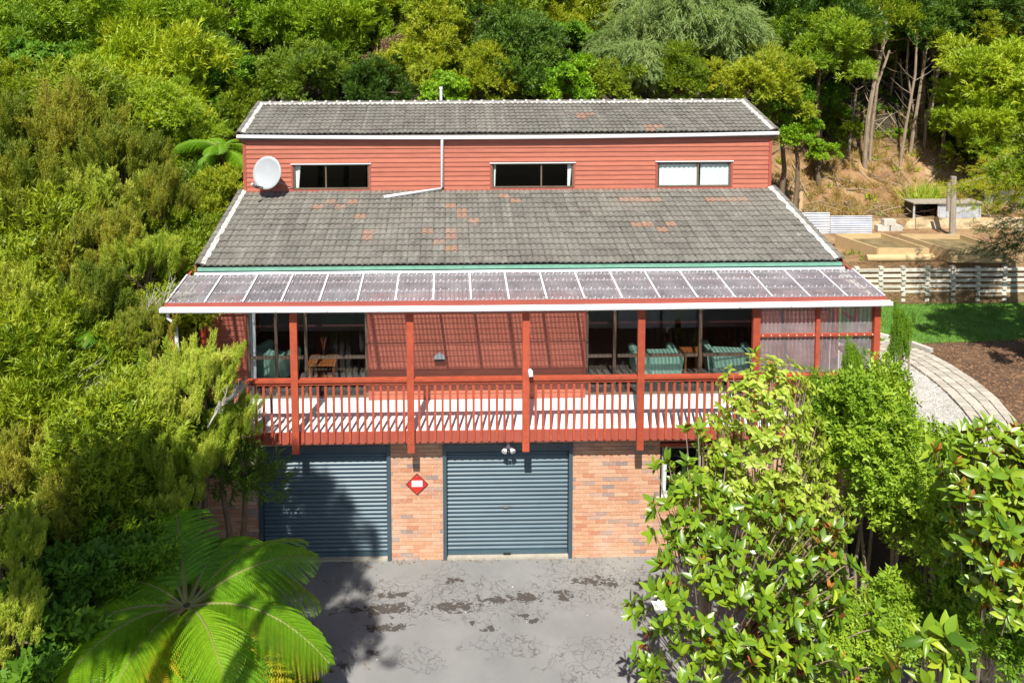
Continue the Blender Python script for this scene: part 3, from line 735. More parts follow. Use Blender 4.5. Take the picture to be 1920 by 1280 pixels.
# furniture
def armchair(loc, rz, label, s=1):
    t = thing('armchair', label, 'armchair', loc, 'sage armchairs in the living rooms', rz)
    def rounded(n, x0, x1, y0, y1, z0, z1, r=.05):
        b = MB(); prof = []
        for cx_, cz_, a0 in ((x1-r, z1-r, 0), (x0+r, z1-r, 90), (x0+r, z0+.02, 180), (x1-r, z0+.02, 270)):
            for k in range(4):
                a = R(a0+30*k); rr = r if a0 < 180 else .02; prof.append((cx_+rr*math.cos(a), cz_+rr*math.sin(a)))
        m_ = len(prof); b.add([(x, y0, z) for x, z in prof]+[(x, y1, z) for x, z in prof], [(i, (i+1) % m_, (i+1) % m_+m_, i+m_) for i in range(m_)]+[tuple(range(m_)), tuple(range(m_, 2*m_))[::-1]])
        b.build(n, M['sage'], t)
    rounded('seat', -.3*s, .3*s, -.32, .32, .12, .45); rounded('backrest', -.42*s, .42*s, .28, .52, .12, .74, .09)
    rounded('armrest', -.46*s, -.3*s, -.36, .3, .1, .62, .07); rounded('armrest', .3*s, .46*s, -.36, .3, .1, .62, .07)
    fb = MB()
    for a in (-.38, .38):
        for c in (-.28, .4): fb.box(a*s-.025, a*s+.025, c-.025, c+.025, 0, .1)
    fb.build('foot', M['wood'], t)
armchair((PX(512, 700, 2.0), 2.0, ZD+.005), R(150), 'sage green armchair behind the left glass doors')
armchair((PX(1228, 690, 1.75), 1.75, ZD+.005), R(180), 'striped sage armchair behind the middle pane of the right glass doors', 1.05)
armchair((PX(1365, 690, 1.8), 1.8, ZD+.005), R(172), 'striped sage armchair by the right edge of the right glass doors', 1.05)
tx = PX(606, 690, 1.75); tb = thing('side_table', 'low orange wooden table behind the left glass doors', 'table', (tx, 1.75, ZD+.005))
MB().box(-.28, .28, -.25, .25, .44, .48).build('tabletop', M['wood'], tb)
for a in (-.24, .24):
    for c in (-.2, .2): MB().box(a-.02, a+.02, c-.02, c+.02, 0, .44).build('leg', M['wood'], tb)
MB().box(-.24, .24, -.2, .2, .15, .17).build('shelf', M['wood'], tb)
vz = thing('dried_flowers', 'vase of dried golden stems on the wooden table', 'vase', (tx, 1.85, ZD+.488))
MB().tube([(0, 0, 0), (0, 0, .03), (0, 0, .12), (0, 0, .16)], [.03, .045, .03, .025], 10).build('vase', M['black'], vz)
st = MB()
for k in range(14):
    a = k*.9; st.tube([(0, 0, .1), (.035*math.cos(a), .035*math.sin(a), .3), (.06*math.cos(a), .06*math.sin(a), .42)], [.004, .004, .009], 4)
st.build('stem', M['wood'], vz)
st2 = thing('stool', 'small dark wooden table between the two sage armchairs', 'table', (PX(1295, 690, 1.9), 1.9, ZD+.005))
MB().box(-.2, .2, -.2, .2, .5, .54).build('tabletop', M['wood'], st2)
for a in (-.16, .16):
    for c in (-.16, .16): MB().box(a-.018, a+.018, c-.018, c+.018, 0, .5).build('leg', M['wood'], st2)
for (a, b_, lab) in ((467, 480, 'white curtain gathered at the left end of the left glass doors'), ):
    o = curtain(PX(a, 640, YW+.15), PX(b_, 640, YW+.15), YW+.16, ZD+.05, 4.88, 3, .015, .1).build('curtain', M['curtain'], smooth=True); setp(o, lab, 'curtain', 'curtains in the house windows')

# verandah roof -------------------------------------------------------
VF, VFZ, VT, VTZ = -.464, 5.056, .659, 5.207
def vz_at(y): return VFZ+(VTZ-VFZ)*(y-VF)/(VT-VF)
MB().box(-6.33, 6.33, YP-.03, YP+.03, ZB+.004, ZB+.07).build('verandah_beam', M['red_fascia'], ver)
vroof = hp('verandah_roof')
# corrugated sheets, each its own piece
def corr_mesh(name, w, pts2, pitch=.076, amp=.009, seg=8, mat=None):
    """pts2: two 3d points giving the run direction at x=0"""
    n = int(w/pitch*seg); b = MB(); A, B = Vector(pts2[0]), Vector(pts2[1]); nd = Vector((0, -(B-A).z, (B-A).y)).normalized()
    if nd.length < .5: nd = Vector((0, -1, 0))
    vs = []
    for P_ in (A, B):
        for i in range(n+1):
            x = -w/2+w*i/n; vs.append(P_+Vector((x, 0, 0))+nd*amp*math.sin(x/pitch*2*math.pi))
    b.add(vs, [(i, i+1, n+2+i, n+1+i) for i in range(n)]); return b.mesh(name, mat, True)
nsheet = 19; swd = 12.64/nsheet
sh_me = corr_mesh('roofing_sheet', swd+.02, [(0, VF, VFZ+.045), (0, VT, VTZ+.045)], mat=M['poly'])
raf = MB().beam((0, VF+.02, VFZ-.02), (0, VT+.25, vz_at(VT+.25)-.02), .045, .09).mesh('rafter', M['red_fascia'])
strip = MB().beam((0, VF, VFZ+.062), (0, VT, VTZ+.062), .030, .006).mesh('joint_strip', M['white'])
for i in range(nsheet):
    x = -6.32+swd*(i+.5); link('roofing_sheet', sh_me, vroof, (x, 0, 0))
for i in range(nsheet+1):
    x = -6.32+swd*i
    link('joint_strip', strip, vroof, (x, 0, 0)); 
    if i % 1 == 0: link('rafter', raf, vroof, (x, 0, 0))
for y in (VF+.06, VF+.42, VF+.80, VT-.05):
    MB().box(-6.33, 6.33, y-.008, y+.008, vz_at(y)+.022, vz_at(y)+.036).build('purlin', M['white'], vroof)
    sc_ = MB(); x = -6.25
    while x < 6.3: sc_.box(x-.008, x+.008, y-.008, y+.008, vz_at(y)+.05, vz_at(y)+.062); x += .152
    sc_.build('screws', M['white'], vroof, kind='stuff')
MB().box(-6.345, 6.345, VF-.03, VF-.004, VFZ-.03, VFZ+.05).build('fascia_board', M['red_fascia'], vroof)
def gutter(name, x0, x1, yb, zt, h, d, mat, parent, sag=0, n=24):
    """open box gutter with rolled lip; yb back, runs along x"""
    prof = [(0, 0), (-.02, -h*.0), (-.02, -h+.02), (-.03, -h), (-d+.015, -h), (-d, -h+.02), (-d, -.012), (-d-.006, 0), (-d+.010, .004), (-d+.012, -h+.02), (-.03, -h+.012), (0, -h+.012)]
    b = MB(); m_ = len(prof); vs = []
    for i in range(n+1):
        t = i/n; x = x0+(x1-x0)*t; dz = -sag*(1-(2*t-1)**2)
        vs += [(x, yb+y, zt+z_+dz) for y, z_ in prof]
    fs = [(i*m_+k, i*m_+(k+1) % m_, (i+1)*m_+(k+1) % m_, (i+1)*m_+k) for i in range(n) for k in range(m_)]
    b.add(vs, fs)
    b.add(vs[:m_], [tuple(range(m_))]); b.add(vs[-m_:], [tuple(range(m_))[::-1]])
    return b.build(name, mat, parent)
gutter('gutter', -6.40, 6.40, VF-.032, VFZ-.012, .085, .10, M['white'], vroof, sag=.025)
br = MB(); x = -6.2
while x < 6.3: br.box(x-.012, x+.012, VF-.145, VF-.132, VFZ-.075, VFZ+.002); x += .9
br.build('gutter_bracket', M['white'], vroof, kind='stuff')
# clear wall on the right bay and right end
xA_, xB_ = posts_x[4]+.065, 6.19
zm_ = PZ(1530, 627, YP)
cw = hp('verandah_screen')
def vcorr(name, w, z0, z1, mat):
    n = int(w/.076*8); b = MB(); vs = []
    for z_ in (z0, z1):
        for i in range(n+1):
            x = -w/2+w*i/n; vs.append((x, .009*math.sin(x/.076*6.283), z_))
    b.add(vs, [(i, i+1, n+2+i, n+1+i) for i in range(n)]); return b.mesh(name, mat, True)
link('clear_sheet', vcorr('clear_sheet', xB_-xA_, ZR, 4.94, M['poly_side']), cw, ((xA_+xB_)/2, YP+.03, 0))
link('clear_sheet', vcorr('clear_sheet', YW-YP-.12, ZR, 5.0, M['poly_side']), cw, (6.27, (YW+YP)/2, 0), (0, 0, R(90)))
sx_ = PX(1532, 640, YP)
MB().box(sx_-.035, sx_+.035, YP-.03, YP+.015, ZR-.02, 4.94).build('stud', M['red_trim'], cw)
MB().box(xA_, xB_, YP-.025, YP+.012, zm_-.025, zm_+.025).build('rail', M['red_trim'], cw)
MB().box(6.215, 6.25, YP+.07, YW-.15, zm_-.03, zm_+.03).build('rail', M['red_fascia'], cw)
MB().box(6.21, 6.25, (YP+YW)/2-.035, (YP+YW)/2+.035, ZR-.02, 4.94).build('stud', M['red_trim'], cw)
MB().box(6.20, 6.26, YP+.07, YW-.03, 4.90, 5.0).build('rail', M['red_trim'], cw)
sn = MB(); x = xA_+.06
while x < xB_: sn.box(x-.008, x+.008, YP-.033, YP-.025, zm_-.008, zm_+.008); x += .152
sn.build('screws', M['white'], cw, kind='stuff')

# main lower roof -----------------------------------------------------
WR = 6.16
def roof_fn(y0, z0, y1, z1):
    L_ = math.hypot(y1-y0, z1-z0); a = math.atan2(z1-z0, y1-y0); return L_, a
lr = (.70, 5.405, 3.86, 6.20); ur = (3.80, 7.535, 5.79, 8.065)
rf = MB(); 
def slab(b, y0, z0, y1, z1, th, x0, x1):
    b.extr([(y0, z0), (y1, z1), (y1, z1-th), (y0, z0-th)], x0, x1)
slab(rf, lr[0]+.02, lr[1]-.035, lr[2]+.02, lr[3]-.035, .10, -WR+.03, WR-.03)
lroof = rf.build('roof', M['tile'], house, label='lower tiled roof with orange replacement tiles')
rf = MB(); slab(rf, ur[0]+.02, ur[1]-.035, ur[2], ur[3]-.035, .10, -WR+.03, WR-.03); slab(rf, ur[2]+.002, ur[3]-.037, 8.4, 7.38, .10, -WR+.03, WR-.03)
uroof = rf.build('roof', M['tile'], house, label='upper tiled roof with a white mortared ridge')
NT = 50
def tile_geo(w, e):
    segn = 12; vs = []; fs = []
    prof = []
    for i in range(segn+1):
        u = i/segn; ph = (u*2) % 1.0
        zz = .025*max(0, math.sin(ph*math.pi*1.0))**.8 if u < 1 else 0
        prof.append((u*w-w/2, zz))
    ln = e*1.12
    for x, z_ in prof: vs.append((x, 0, z_+.022))
    for x, z_ in prof: vs.append((x, ln, z_-.004))
    for x, z_ in prof: vs.append((x, 0.004, z_-.004))
    k = segn+1
    for i in range(segn): fs += [(i, i+1, k+i+1, k+i), (2*k+i, 2*k+i+1, i+1, i)]
    return vs, fs
orange_px = [(596,391),(646,391),(670,407),(626,375),(664,377),(868,391),(855,383),(875,408),(884,417),(870,408),(681,437),(672,430),(689,444),(804,433),(856,433),(830,455),(848,447),(838,461),
             (952,371),(960,376),(1180,372),(1200,373),(1222,373),(1335,371),(1360,371),(1384,371),(1198,423),(1208,424),(1238,426),(1250,422),(1244,431),(1232,433),(1260,421)]
orange_px_u = [(1098, 216), (1215, 239), (1226, 239)]
from bisect import bisect
def proj(P_):
    d = Vector(P_)-CP; z_ = d.dot(FW); return CAMP['ppx']+CAMP['f']*d.dot(RT)/z_, CAMP['ppy']-CAMP['f']*d.dot(UP)/z_
def lay_tiles(roof, rr, nrow, individual, opx, tag_):
    y0, z0, y1, z1 = rr; L_, a = roof_fn(*rr); e = L_/nrow; w = 2*(WR-.10)/NT
    vs, fs = tile_geo(w-.003, e); tm = MB().add(vs, fs).mesh('tile', M['tile'])
    st_ = MB(); so_ = MB(); rx = Matrix.Rotation(a, 4, 'X')
    for r in range(nrow):
        wob = [mnoise.noise(Vector((i*.21, r*.13, tag_)))*.014 for i in range(NT)]
        for i in range(NT):
            x = -WR+.10+w*(i+.5); d = r*e
            p = Vector((x, y0+math.cos(a)*d, z0+math.sin(a)*d+wob[i])); 
            ctr = proj(p+Vector((0, math.cos(a)*e/2, math.sin(a)*e/2+.02)))
            org = any(abs(ctr[0]-q[0]) < 10.5 and abs(ctr[1]-q[1]) < 4.4 for q in opx)
            rot = (a+random.uniform(-.022, .022), random.uniform(-.02, .02), random.uniform(-.022, .022)); p.z += random.uniform(0, .006)
            if r < individual:
                link('tile', tm, roof, p, rot, mat=M['tile_orange'] if org else M['tile'])
            else:
                mm = Matrix.Translation(p) @ Matrix.Rotation(rot[2], 4, 'Z') @ Matrix.Rotation(rot[1], 4, 'Y') @ Matrix.Rotation(rot[0], 4, 'X')
                (so_ if org else st_).add([mm @ Vector(v) for v in vs], fs, random.uniform(.01, .99))
    if st_.v: st_.build('tiling', M['tile'], roof, kind='stuff')
    if so_.v: so_.build('replacement_tiles', M['tile_orange'], roof, kind='stuff')
lay_tiles(lroof, lr, 14, 6, orange_px, 1.)
lay_tiles(uroof, ur, 10, 0, orange_px_u, 5.)
# rake tiles and white mortar along both edges
def rake(roof, rr, side_):
    y0, z0, y1, z1 = rr; L_, a = roof_fn(*rr); n = int(L_/.27); x = side_*(WR-.03)
    b = MB(); e = L_/n; vs = []; seg = 6
    for yy, lift in ((0, .018), (e*1.1, 0)):
        for k in range(seg+1):
            q = math.pi*k/seg; vs.append((.062*math.cos(q), yy, .05*math.sin(q)+lift+.008))
    vs += [(v[0]*.9, .002, v[2]-.03) for v in vs[:seg+1]]
    m_ = seg+1
    b.add(vs, [(k+1, k, m_+k, m_+k+1) for k in range(seg)]+[(k, k+1, 2*m_+k+1, 2*m_+k) for k in range(seg)])
    me = b.mesh('rake_tile', M['tile'], False)
    for i in range(n):
        d = i*e; link('rake_tile', me, roof, (x, y0+math.cos(a)*d, z0+math.sin(a)*d+.02), (a, 0, random.uniform(-.02, .02)))
    # mortar
    b = MB(); n2 = 60
    for i in range(n2):
        d0, d1 = L_*i/n2, L_*(i+1)/n2
    vs = []
    for i in range(n2+1):
        d = L_*i/n2; w0 = .075+.014*mnoise.noise(Vector((d*3, side_*9, 1))); w1 = .140+.05*mnoise.noise(Vector((d*4, side_*5, 2)))
        y = y0+math.cos(a)*d; z_ = z0+math.sin(a)*d
        vs += [(x-side_*(w0-.03), y, z_+.07), (x-side_*w1, y, z_+.046+.008*mnoise.noise(Vector((d*9, 3, side_))))]
    b.add(vs, [(2*i, 2*i+1, 2*i+3, 2*i+2) if side_ > 0 else (2*i+2, 2*i+3, 2*i+1, 2*i) for i in range(n2)])
    b.build('edge_mortar', M['white_old'], roof)
for s_ in (-1, 1): rake(lroof, lr, s_); rake(uroof, ur, s_)
# ridge caps
rc = MB(); seg = 8; vs = []
nrc = 44; cl = 2*WR/nrc
for xx, rad in ((0, .085), (cl*1.06, .072)):
    for k in range(seg+1):
        q = math.pi*k/seg; vs.append((xx, -rad*math.cos(q)*1.1, rad*math.sin(q)))
m_ = seg+1; rc.add(vs, [(k, k+1, m_+k+1, m_+k) for k in range(seg)])
rcm = rc.mesh('ridge_tile', M['tile'], True)
colm = MB().tube([(0, 0, 0), (.05, 0, 0)], .09, 12, False).mesh('ridge_mortar_joint', M['white_old'])
for i in range(nrc):
    x = -WR+i*cl; link('ridge_tile', rcm, uroof, (x, 5.80, 8.055), (0, 0, random.uniform(-.01, .01)))
    link('ridge_mortar_joint', colm, uroof, (x, 5.80, 8.055))
mb = MB(); vs = []
for i in range(200):
    x = -WR+.03+(2*WR-.06)*i/199; vs += [(x, 5.735, 8.10), (x, 5.66+.010*math.sin(x/(2*WR/NT/2)*2*math.pi)+.01*mnoise.noise(Vector((x*3, 0, 0))), 8.052)]
mb.add(vs, [(2*i, 2*i+1, 2*i+3, 2*i+2) for i in range(199)]); mb.build('ridge_mortar', M['white_old'], uroof)
# vent pipe behind the ridge
vp = pt(827, 193, y=6.2); MB().tube([(vp.x, 6.2, 7.9), (vp.x, 6.2, PZ(827, 166, 6.2))], .035, 10).tube([(vp.x, 6.2, PZ(827, 166, 6.2)-.02), (vp.x, 6.2, PZ(827, 163, 6.2))], .045, 10).build('vent_pipe', M['white'], uroof)
# eave of the lower roof: green gutter and silver flashing
gutter('gutter', -WR+.02, WR-.02, lr[0]+.045, lr[1]-.03, .07, .06, M['green'], lroof)
fz1 = PZ(960, 506, VT+.02)
MB().extr([(VT-.03, VTZ+.052), (VT-.03, VTZ+.058), (VT-.005, VTZ+.062), (VT+.015, fz1), (VT+.025, fz1), (VT+.01, VTZ+.05)], -WR-.02, WR+.02).build('flashing', M['zinc'], lroof)
MB().box(-WR+.03, WR-.03, lr[0]+.04, lr[0]+.07, 5.04, lr[1]-.1).build('fascia_board', M['red_fascia'], lroof)
# gable end walls under the lower and upper roofs
ge = MB()
for sx, (a, b_) in ((-1, (XWL, XWL+.1)), (1, (XWR-.1, XWR))):
    ge.add([(q, y, z_) for q in (a, b_) for y, z_ in ((YW+.02, 2.3), (YW+.02, 5.33), (3.87, 6.05), (3.87, 7.40), (5.79, 7.93), (8.2, 7.3), (8.2, 2.3))],
           [tuple(range(7))[::-1], tuple(range(7, 14))]+[(k, (k+1) % 7, (k+1) % 7+7, k+7) for k in range(7)])
ge.build('gable_wall', M['board'], house)
MB().box(XWL+.11, XWR-.11, 8.05, 8.19, 2.4, 7.3).build('rear_wall', M['board'], house)
# upper wall -----------------------------------------------------------
YU = 3.87
U1 = rectpx(550, 692, 308, 355, YU); U2 = rectpx(922, 1075, 306, 352, YU); U3 = rectpx(1232, 1370, 303, 350, YU)
US = [(U[0], U[1], U[2], U[3]) for U in (U1, U2, U3)]
ub = MB(); backing(ub, XWL+.11, XWR-.11, YU+.02, YU+.13, 6.0, 7.42, US)
uwall = ub.build('upper_wall', M['room_dark'], house)
bh2 = .1075; bm2 = board_mesh(bh2); z = 6.215
while z < 7.36:
    cuts = [(w[0]-.04, w[1]+.04) for w in US if w[2]-.03 < z+bh2/2 < w[3]+.04]
    for p, q in segs(XWL+.07, XWR-.07, cuts):
        link('weatherboard', bm2, uwall, ((p+q)/2, YU, z), (0, random.uniform(-.0006, .0006), 0), (q-p-.003, 1, 1))
    z += bh2
for x in (XWL, XWR-.07): MB().box(x, x+.07, YU-.026, YU+.02, 6.2, 7.42).build('corner_trim', M['red_fascia'], uwall)
for w in US:
    for x in (w[0]-.04, w[1]): MB().box(x, x+.04, YU-.022, YU+.01, w[2]-.008, w[3]+.0).build('window_trim', M['red_fascia'], uwall)
    MB().box(w[0]-.04, w[1]+.04, YU-.024, YU+.01, w[2]-.06, w[2]-.01).build('window_sill', M['red_fascia'], uwall)
    MB().box(w[0]-.05, w[1]+.05, YU-.045, YU+.012, w[3]+.001, w[3]+.018).build('head_flashing', M['white'], uwall)
MB().box(XWL, XWR, YU-.04, YU-.002, 6.185, 6.215).build('apron_flashing', M['red_fascia'], uwall)
for w, dv in zip(US, (611, 1015, 1309)):
    window('window', YU+.0, w, [PX(dv, 330, YU)], M['frame'], .032, .05)
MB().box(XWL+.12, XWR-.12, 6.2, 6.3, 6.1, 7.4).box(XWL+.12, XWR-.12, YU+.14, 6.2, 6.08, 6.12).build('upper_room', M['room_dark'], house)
for (a, b_, w, lab, tp) in ((554, 564, U1, 'white curtain edge in the left window of the upper storey', .4), (1064, 1072, U2, 'white curtain edge at the right of the middle upper window', .4),
                    (926, 930, U2, 'thin white curtain edge at the left of the middle upper window', .4),
                    (1236, 1307, U3, 'white curtain filling the left pane of the right upper window', 0), (1313, 1366, U3, 'white curtain filling the right pane of the right upper window', 0)):
    o = curtain(PX(a, 330, YU+.06), PX(b_, 330, YU+.06), YU+.062, w[2]+.02, w[3]-(.03 if tp else .07), max(1, int((b_-a)/8)), .009, tp).build('curtain', M['curtain'], smooth=True)
    setp(o, lab, 'curtain', 'curtains in the house windows')
if True:
    dk = MB().box(PX(1236, 330, YU+.09), PX(1366, 330, YU+.09), YU+.085, YU+.088, U3[3]-.06, U3[3]-.03).build('curtain_rail', M['white'], house)
# upper gutter, downpipe
gutter('gutter', -WR, WR, ur[0]+.02, ur[1]-.002, .075, .10, M['white'], uroof, sag=.06)
MB().box(-WR+.02, WR-.02, ur[0]+.04, ur[0]+.06, ur[1]-.17, ur[1]-.04).build('fascia_board', M['red_fascia'], uroof)
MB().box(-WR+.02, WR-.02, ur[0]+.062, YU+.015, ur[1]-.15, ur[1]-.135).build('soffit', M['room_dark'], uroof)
# red barge boards
for s_ in (-1, 1):
    for rr, rf_ in ((lr, lroof), (ur, uroof)):
        MB().extr([(rr[0]-.0, rr[1]+.0), (rr[2], rr[3]+.0), (rr[2], rr[3]-.13), (rr[0]-.0, rr[1]-.13)], s_*(WR+.012)-.012, s_*(WR+.012)+.012).build('barge_board', M['red_fascia'], rf_)
dx = PX(829, 300, YU-.06)
dz0 = 7.42; dzb = PZ(832, 352, YU-.06)
A = Vector((PX(720, 374, YU-.45), YU-.45, lr[1]+(YU-.45-lr[0])*(lr[3]-lr[1])/(lr[2]-lr[0])+.07))
MB().tube([(dx, ur[0]-.03, 7.45), (dx, YU-.10, 7.36), (dx, YU-.06, 7.28), (dx, YU-.06, dzb+.02), (dx-.03, YU-.07, dzb-.03), tuple(A)], .036, 10).build('downpipe', M['white'], house, smooth=True)

# ------------------------------------------------------------------ fittings
# satellite dish
dc = pt(500, 324, y=3.42)
dish = thing('satellite_dish', 'round pale satellite dish on the roof left of the upper windows', 'satellite dish', (dc.x, 3.42, dc.z))
b = MB(); nr, ns = 6, 28; vs = [(0, .06, 0)]
for i in range(1, nr+1):
    r_ = i/nr
    for k in range(ns):
        q = 2*math.pi*k/ns; vs.append((.335*r_*math.cos(q), .06*(1-r_*r_), .365*r_*math.sin(q)))
fs = [(0, 1+(k+1) % ns, 1+k) for k in range(ns)]
for i in range(nr-1):
    for k in range(ns):
        a0 = 1+i*ns+k; a1 = 1+i*ns+(k+1) % ns; fs.append((a0, a1, a1+ns, a0+ns))
nv = len(vs); rim = [(v[0]*1.02, v[1]+.012, v[2]*1.02) for v in vs[-ns:]]; vs2 = vs+rim
for k in range(ns): fs.append((nv-ns+k, nv-ns+(k+1) % ns, nv+(k+1) % ns, nv+k))
b.add(vs2, fs); o = b.build('reflector', M['dish'], dish, smooth=True); o.rotation_euler = (R(-14), 0, R(-14))
MB().tube([(-.06, .0, -.34), (-.20, -.34, -.22)], .014, 8).build('feed_arm', M['black'], dish)
MB().tube([(-.19, -.31, -.23), (-.23, -.40, -.17)], .032, 10).build('receiver', M['dish'], dish)
mt = MB().tube([(0, .07, 0), (0, .16, -.02), (0, .2, -.40)], .022, 8).tube([(0, .18, -.15), (-.38, .42, -.38)], .01, 6).tube([(0, .18, -.15), (.5, .42, -.42)], .01, 6).tube([(-.1, .1, -.3), (.02, .2, -.42)], .01, 6)
mt.build('mount', M['metal'], dish)
# diamond sign
c = pt(782, 907, y=-.01); sg = thing('diamond_sign', 'red diamond shaped sign with a white plate on the brick pier', 'sign', (c.x, -.012, c.z))
s2_ = .205; b = MB()
for (r_, y0, y1, m_, nm) in ((s2_, -.008, 0, 'sign_dark', 'rim'), (s2_*.91, -.013, -.0085, 'sign_red', 'panel')):
    b = MB(); b.add([(q[0]*r_, y, q[1]*r_) for y in (y0, y1) for q in ((0, -1), (1, 0), (0, 1), (-1, 0))], [(0,1,2,3), (7,6,5,4), (0,4,5,1), (1,5,6,2), (2,6,7,3), (3,7,4,0)])
    b.build(nm, M[m_], sg)
MB().box(-.098, .10, -.018, -.0135, -.04, .075).build('plate', M['white'], sg)
MB().box(-.008, .008, -.018, -.0135, .15, .166).box(-.008, .008, -.018, -.0135, -.166, -.15).build('screw', M['metal'], sg)
# twin floodlight above right roller door
c = pt(953, 838, y=-.10); fl_ = thing('floodlight', 'white twin sensor floodlight above the right roller door', 'light', (c.x, -.10, c.z))
MB().tube([(0, .1, .04), (0, .0, .03), (0, -.03, .0)], .03, 8).build('base', M['white'], fl_)
for s_ in (-1, 1):
    MB().tube([(s_*.02, 0, .01), (s_*.06, -.05, -.01), (s_*.085, -.10, -.04)], [.02, .035, .052], 12).build('lamp', M['white'], fl_)
MB().tube([(0, -.05, -.04), (0, -.09, -.07)], .026, 8).build('sensor', M['black'], fl_)
# wall light
c = pt(824, 668, y=YW-.05); wl = thing('wall_light', 'grey hooded wall light on the red boards between the glass doors', 'light', (c.x, YW-.02, c.z))
b = MB(); vs = []
for r_, y in ((.115, -.10), (.10, -.01)):
    for k in range(13): q = math.pi*k/12; vs.append((r_*math.cos(q), y, r_*1.0*math.sin(q)-.03))
b.add(vs, [(k, k+1, 14+k, 13+k) for k in range(12)]+[tuple(range(12, -1, -1)), tuple(range(13, 26))]); b.build('hood', M['dish'], wl)
MB().box(-.10, .10, -.095, -.012, -.075, -.032).build('diffuser', M['black'], wl)
# lamp under the verandah beam, camera on a post
c = pt(897, 586, y=YP+.02); el = thing('eave_lamp', 'small black lamp hanging under the verandah beam', 'light', (c.x, YP-.02, 4.93))
MB().tube([(0, 0, .02), (0, 0, -.03), (0, -.03, -.07)], [.03, .03, .055], 12).build('shade', M['black'], el)
c = pt(993, 700, y=YP-.1); sc2 = thing('security_camera', 'small white security camera on the middle verandah post', 'camera', (c.x, YP-.06, c.z))
MB().tube([(0, .03, .02), (.0, -.02, .02)], .02, 8).build('bracket', M['white'], sc2)
MB().tube([(0, -.02, .06), (.015, -.05, .04), (.02, -.12, -.03)], [.03, .042, .036], 10).build('housing', M['white'], sc2)
MB().tube([(.02, -.12, -.03), (.021, -.128, -.038)], .026, 10).build('lens', M['black'], sc2)
# outdoor tap on wall
c = pt(857, 734, y=YW-.03); tp = thing('tap', 'small tap low on the red wall behind the balusters', 'tap', (c.x, YW-.02, c.z))
MB().tube([(0, 0, 0), (0, -.05, 0), (0, -.06, -.04)], .01, 8).tube([(0, -.04, 0), (0, -.04, .035)], .008, 6).build('spout', M['metal'], tp)

# ------------------------------------------------------------------ right garden
# crib wall
YC = 7.15
x_left = PX(1590, 545, YC); ctop = PZ(1750, 499, YC); cbot = PLZ
cr_ = thing('crib_wall', 'pale timber crib retaining wall behind the lawn', 'retaining wall', (0, YC, PLZ))
hd = [PX(v, 545, YC) for v in (1605, 1650, 1692, 1737, 1785, 1831, 1881, 1929, 1977)]+[0]
hd[-1] = hd[-2]+.66
for k in range(6): hd.append(hd[-1]+.66)
nrow = 7; rh = (ctop-cbot)/nrow
hm = MB().box(-.055, .055, -.055, .28, 0, rh*.52).mesh('header', M['crib'])
for r_ in range(nrow):
    z_ = r_*rh
    for x in hd: link('header', hm, cr_, (x+random.uniform(-.012, .012), random.uniform(-.01, .01), z_+rh*.50), (0, 0, random.uniform(-.03, .03)))
    for a, b_ in zip([x_left-.3]+hd, hd):
        me = MB().box(-.5, .5, 0, .10, 0, 1).mesh('stretcher', M['crib']) if r_ == 0 and a < hd[0] else bpy.data.meshes['stretcher']
        link('stretcher', me, cr_, ((a+b_)/2, -.02+random.uniform(-.008, .008), z_+.005+random.uniform(-.006, .006)), (random.uniform(-.02, .02), random.uniform(-.008, .008), 0), (b_-a-.01, 1, rh*.50))
# rubble behind timbers
rub = MB(); 
for k in range(1500):
    x = random.uniform(x_left, hd[-1]); r_ = random.randrange(nrow); z_ = r_*rh+rh*random.uniform(.45, .75); s_ = random.uniform(.02, .06)
    y_ = random.uniform(.08, .17)
    rub.add([(x-s_, y_, z_), (x+s_, y_, z_), (x, y_-s_*.7, z_), (x, y_+.05, z_-s_*.3), (x, y_, z_+s_*.7)], [(0, 2, 4), (2, 1, 4), (1, 3, 4), (3, 0, 4), (0, 3, 2), (2, 3, 1)], random.random())
rub.build('rubble', pmat('clay_rubble', (.45, .38, .28), (.28, .22, .15), 8, .95, 40, .5, toned=.25), cr_, kind='stuff')
# dark soil face behind
MB().box(x_left-.3, hd[-1], .2, .24, 0, (ctop-cbot)).build('soil_face', M['mulch'], cr_)

TZ = 3.45
def bed(fl_px, fr_px, bl_px, label, w_over=None, br_px=None):
    zt = TZ+.28
    FL, FR, BL_ = [pt(*p, z=zt) for p in (fl_px, fr_px, bl_px)]
    BR = pt(*br_px, z=zt) if br_px else FR+(BL_-FL)
    t = thing('raised_bed', label, 'garden bed', (FL.x, FL.y, TZ), 'raised vegetable beds on the terrace')
    o3 = Vector((FL.x, FL.y, TZ)); Lc = [v-o3 for v in (FL, FR, BR, BL_)]
    for (a, b_) in ((0, 1), (1, 2), (2, 3), (3, 0)):
        A_, B_ = Lc[a].copy(), Lc[b_].copy(); A_.z = B_.z = .18
        MB().beam(A_, B_, .055, .36).build('plank', M['timber'], t)
    b = MB(); n_ = 24; vs = []
    for j in range(n_+1):
        for i in range(n_+1):
            p = Lc[0].lerp(Lc[1], i/n_).lerp(Lc[3].lerp(Lc[2], i/n_), j/n_); vs.append((p.x, p.y, .22+.025*mnoise.noise(Vector((p.x*6, p.y*6, 3)))))
    b.add(vs, [(j*(n_+1)+i, j*(n_+1)+i+1, (j+1)*(n_+1)+i+1, (j+1)*(n_+1)+i) for j in range(n_) for i in range(n_)])
    b.build('soil', M['bedsoil'], t)
M['bedsoil'] = gmat('dry_bed_soil', [(.35, (.10, .07, .03)), (.5, (.19, .14, .06)), (.65, (.27, .21, .10))], 3, 50, .9)
bed((1646, 470), (1741, 471), (1567, 444), 'left raised garden bed of pale planks nearest the roof', br_px=(1652, 442))
bed((1781, 473), (1890, 474), (1687, 444), 'right raised garden bed of pale planks beside the grey pole', br_px=(1800, 444))
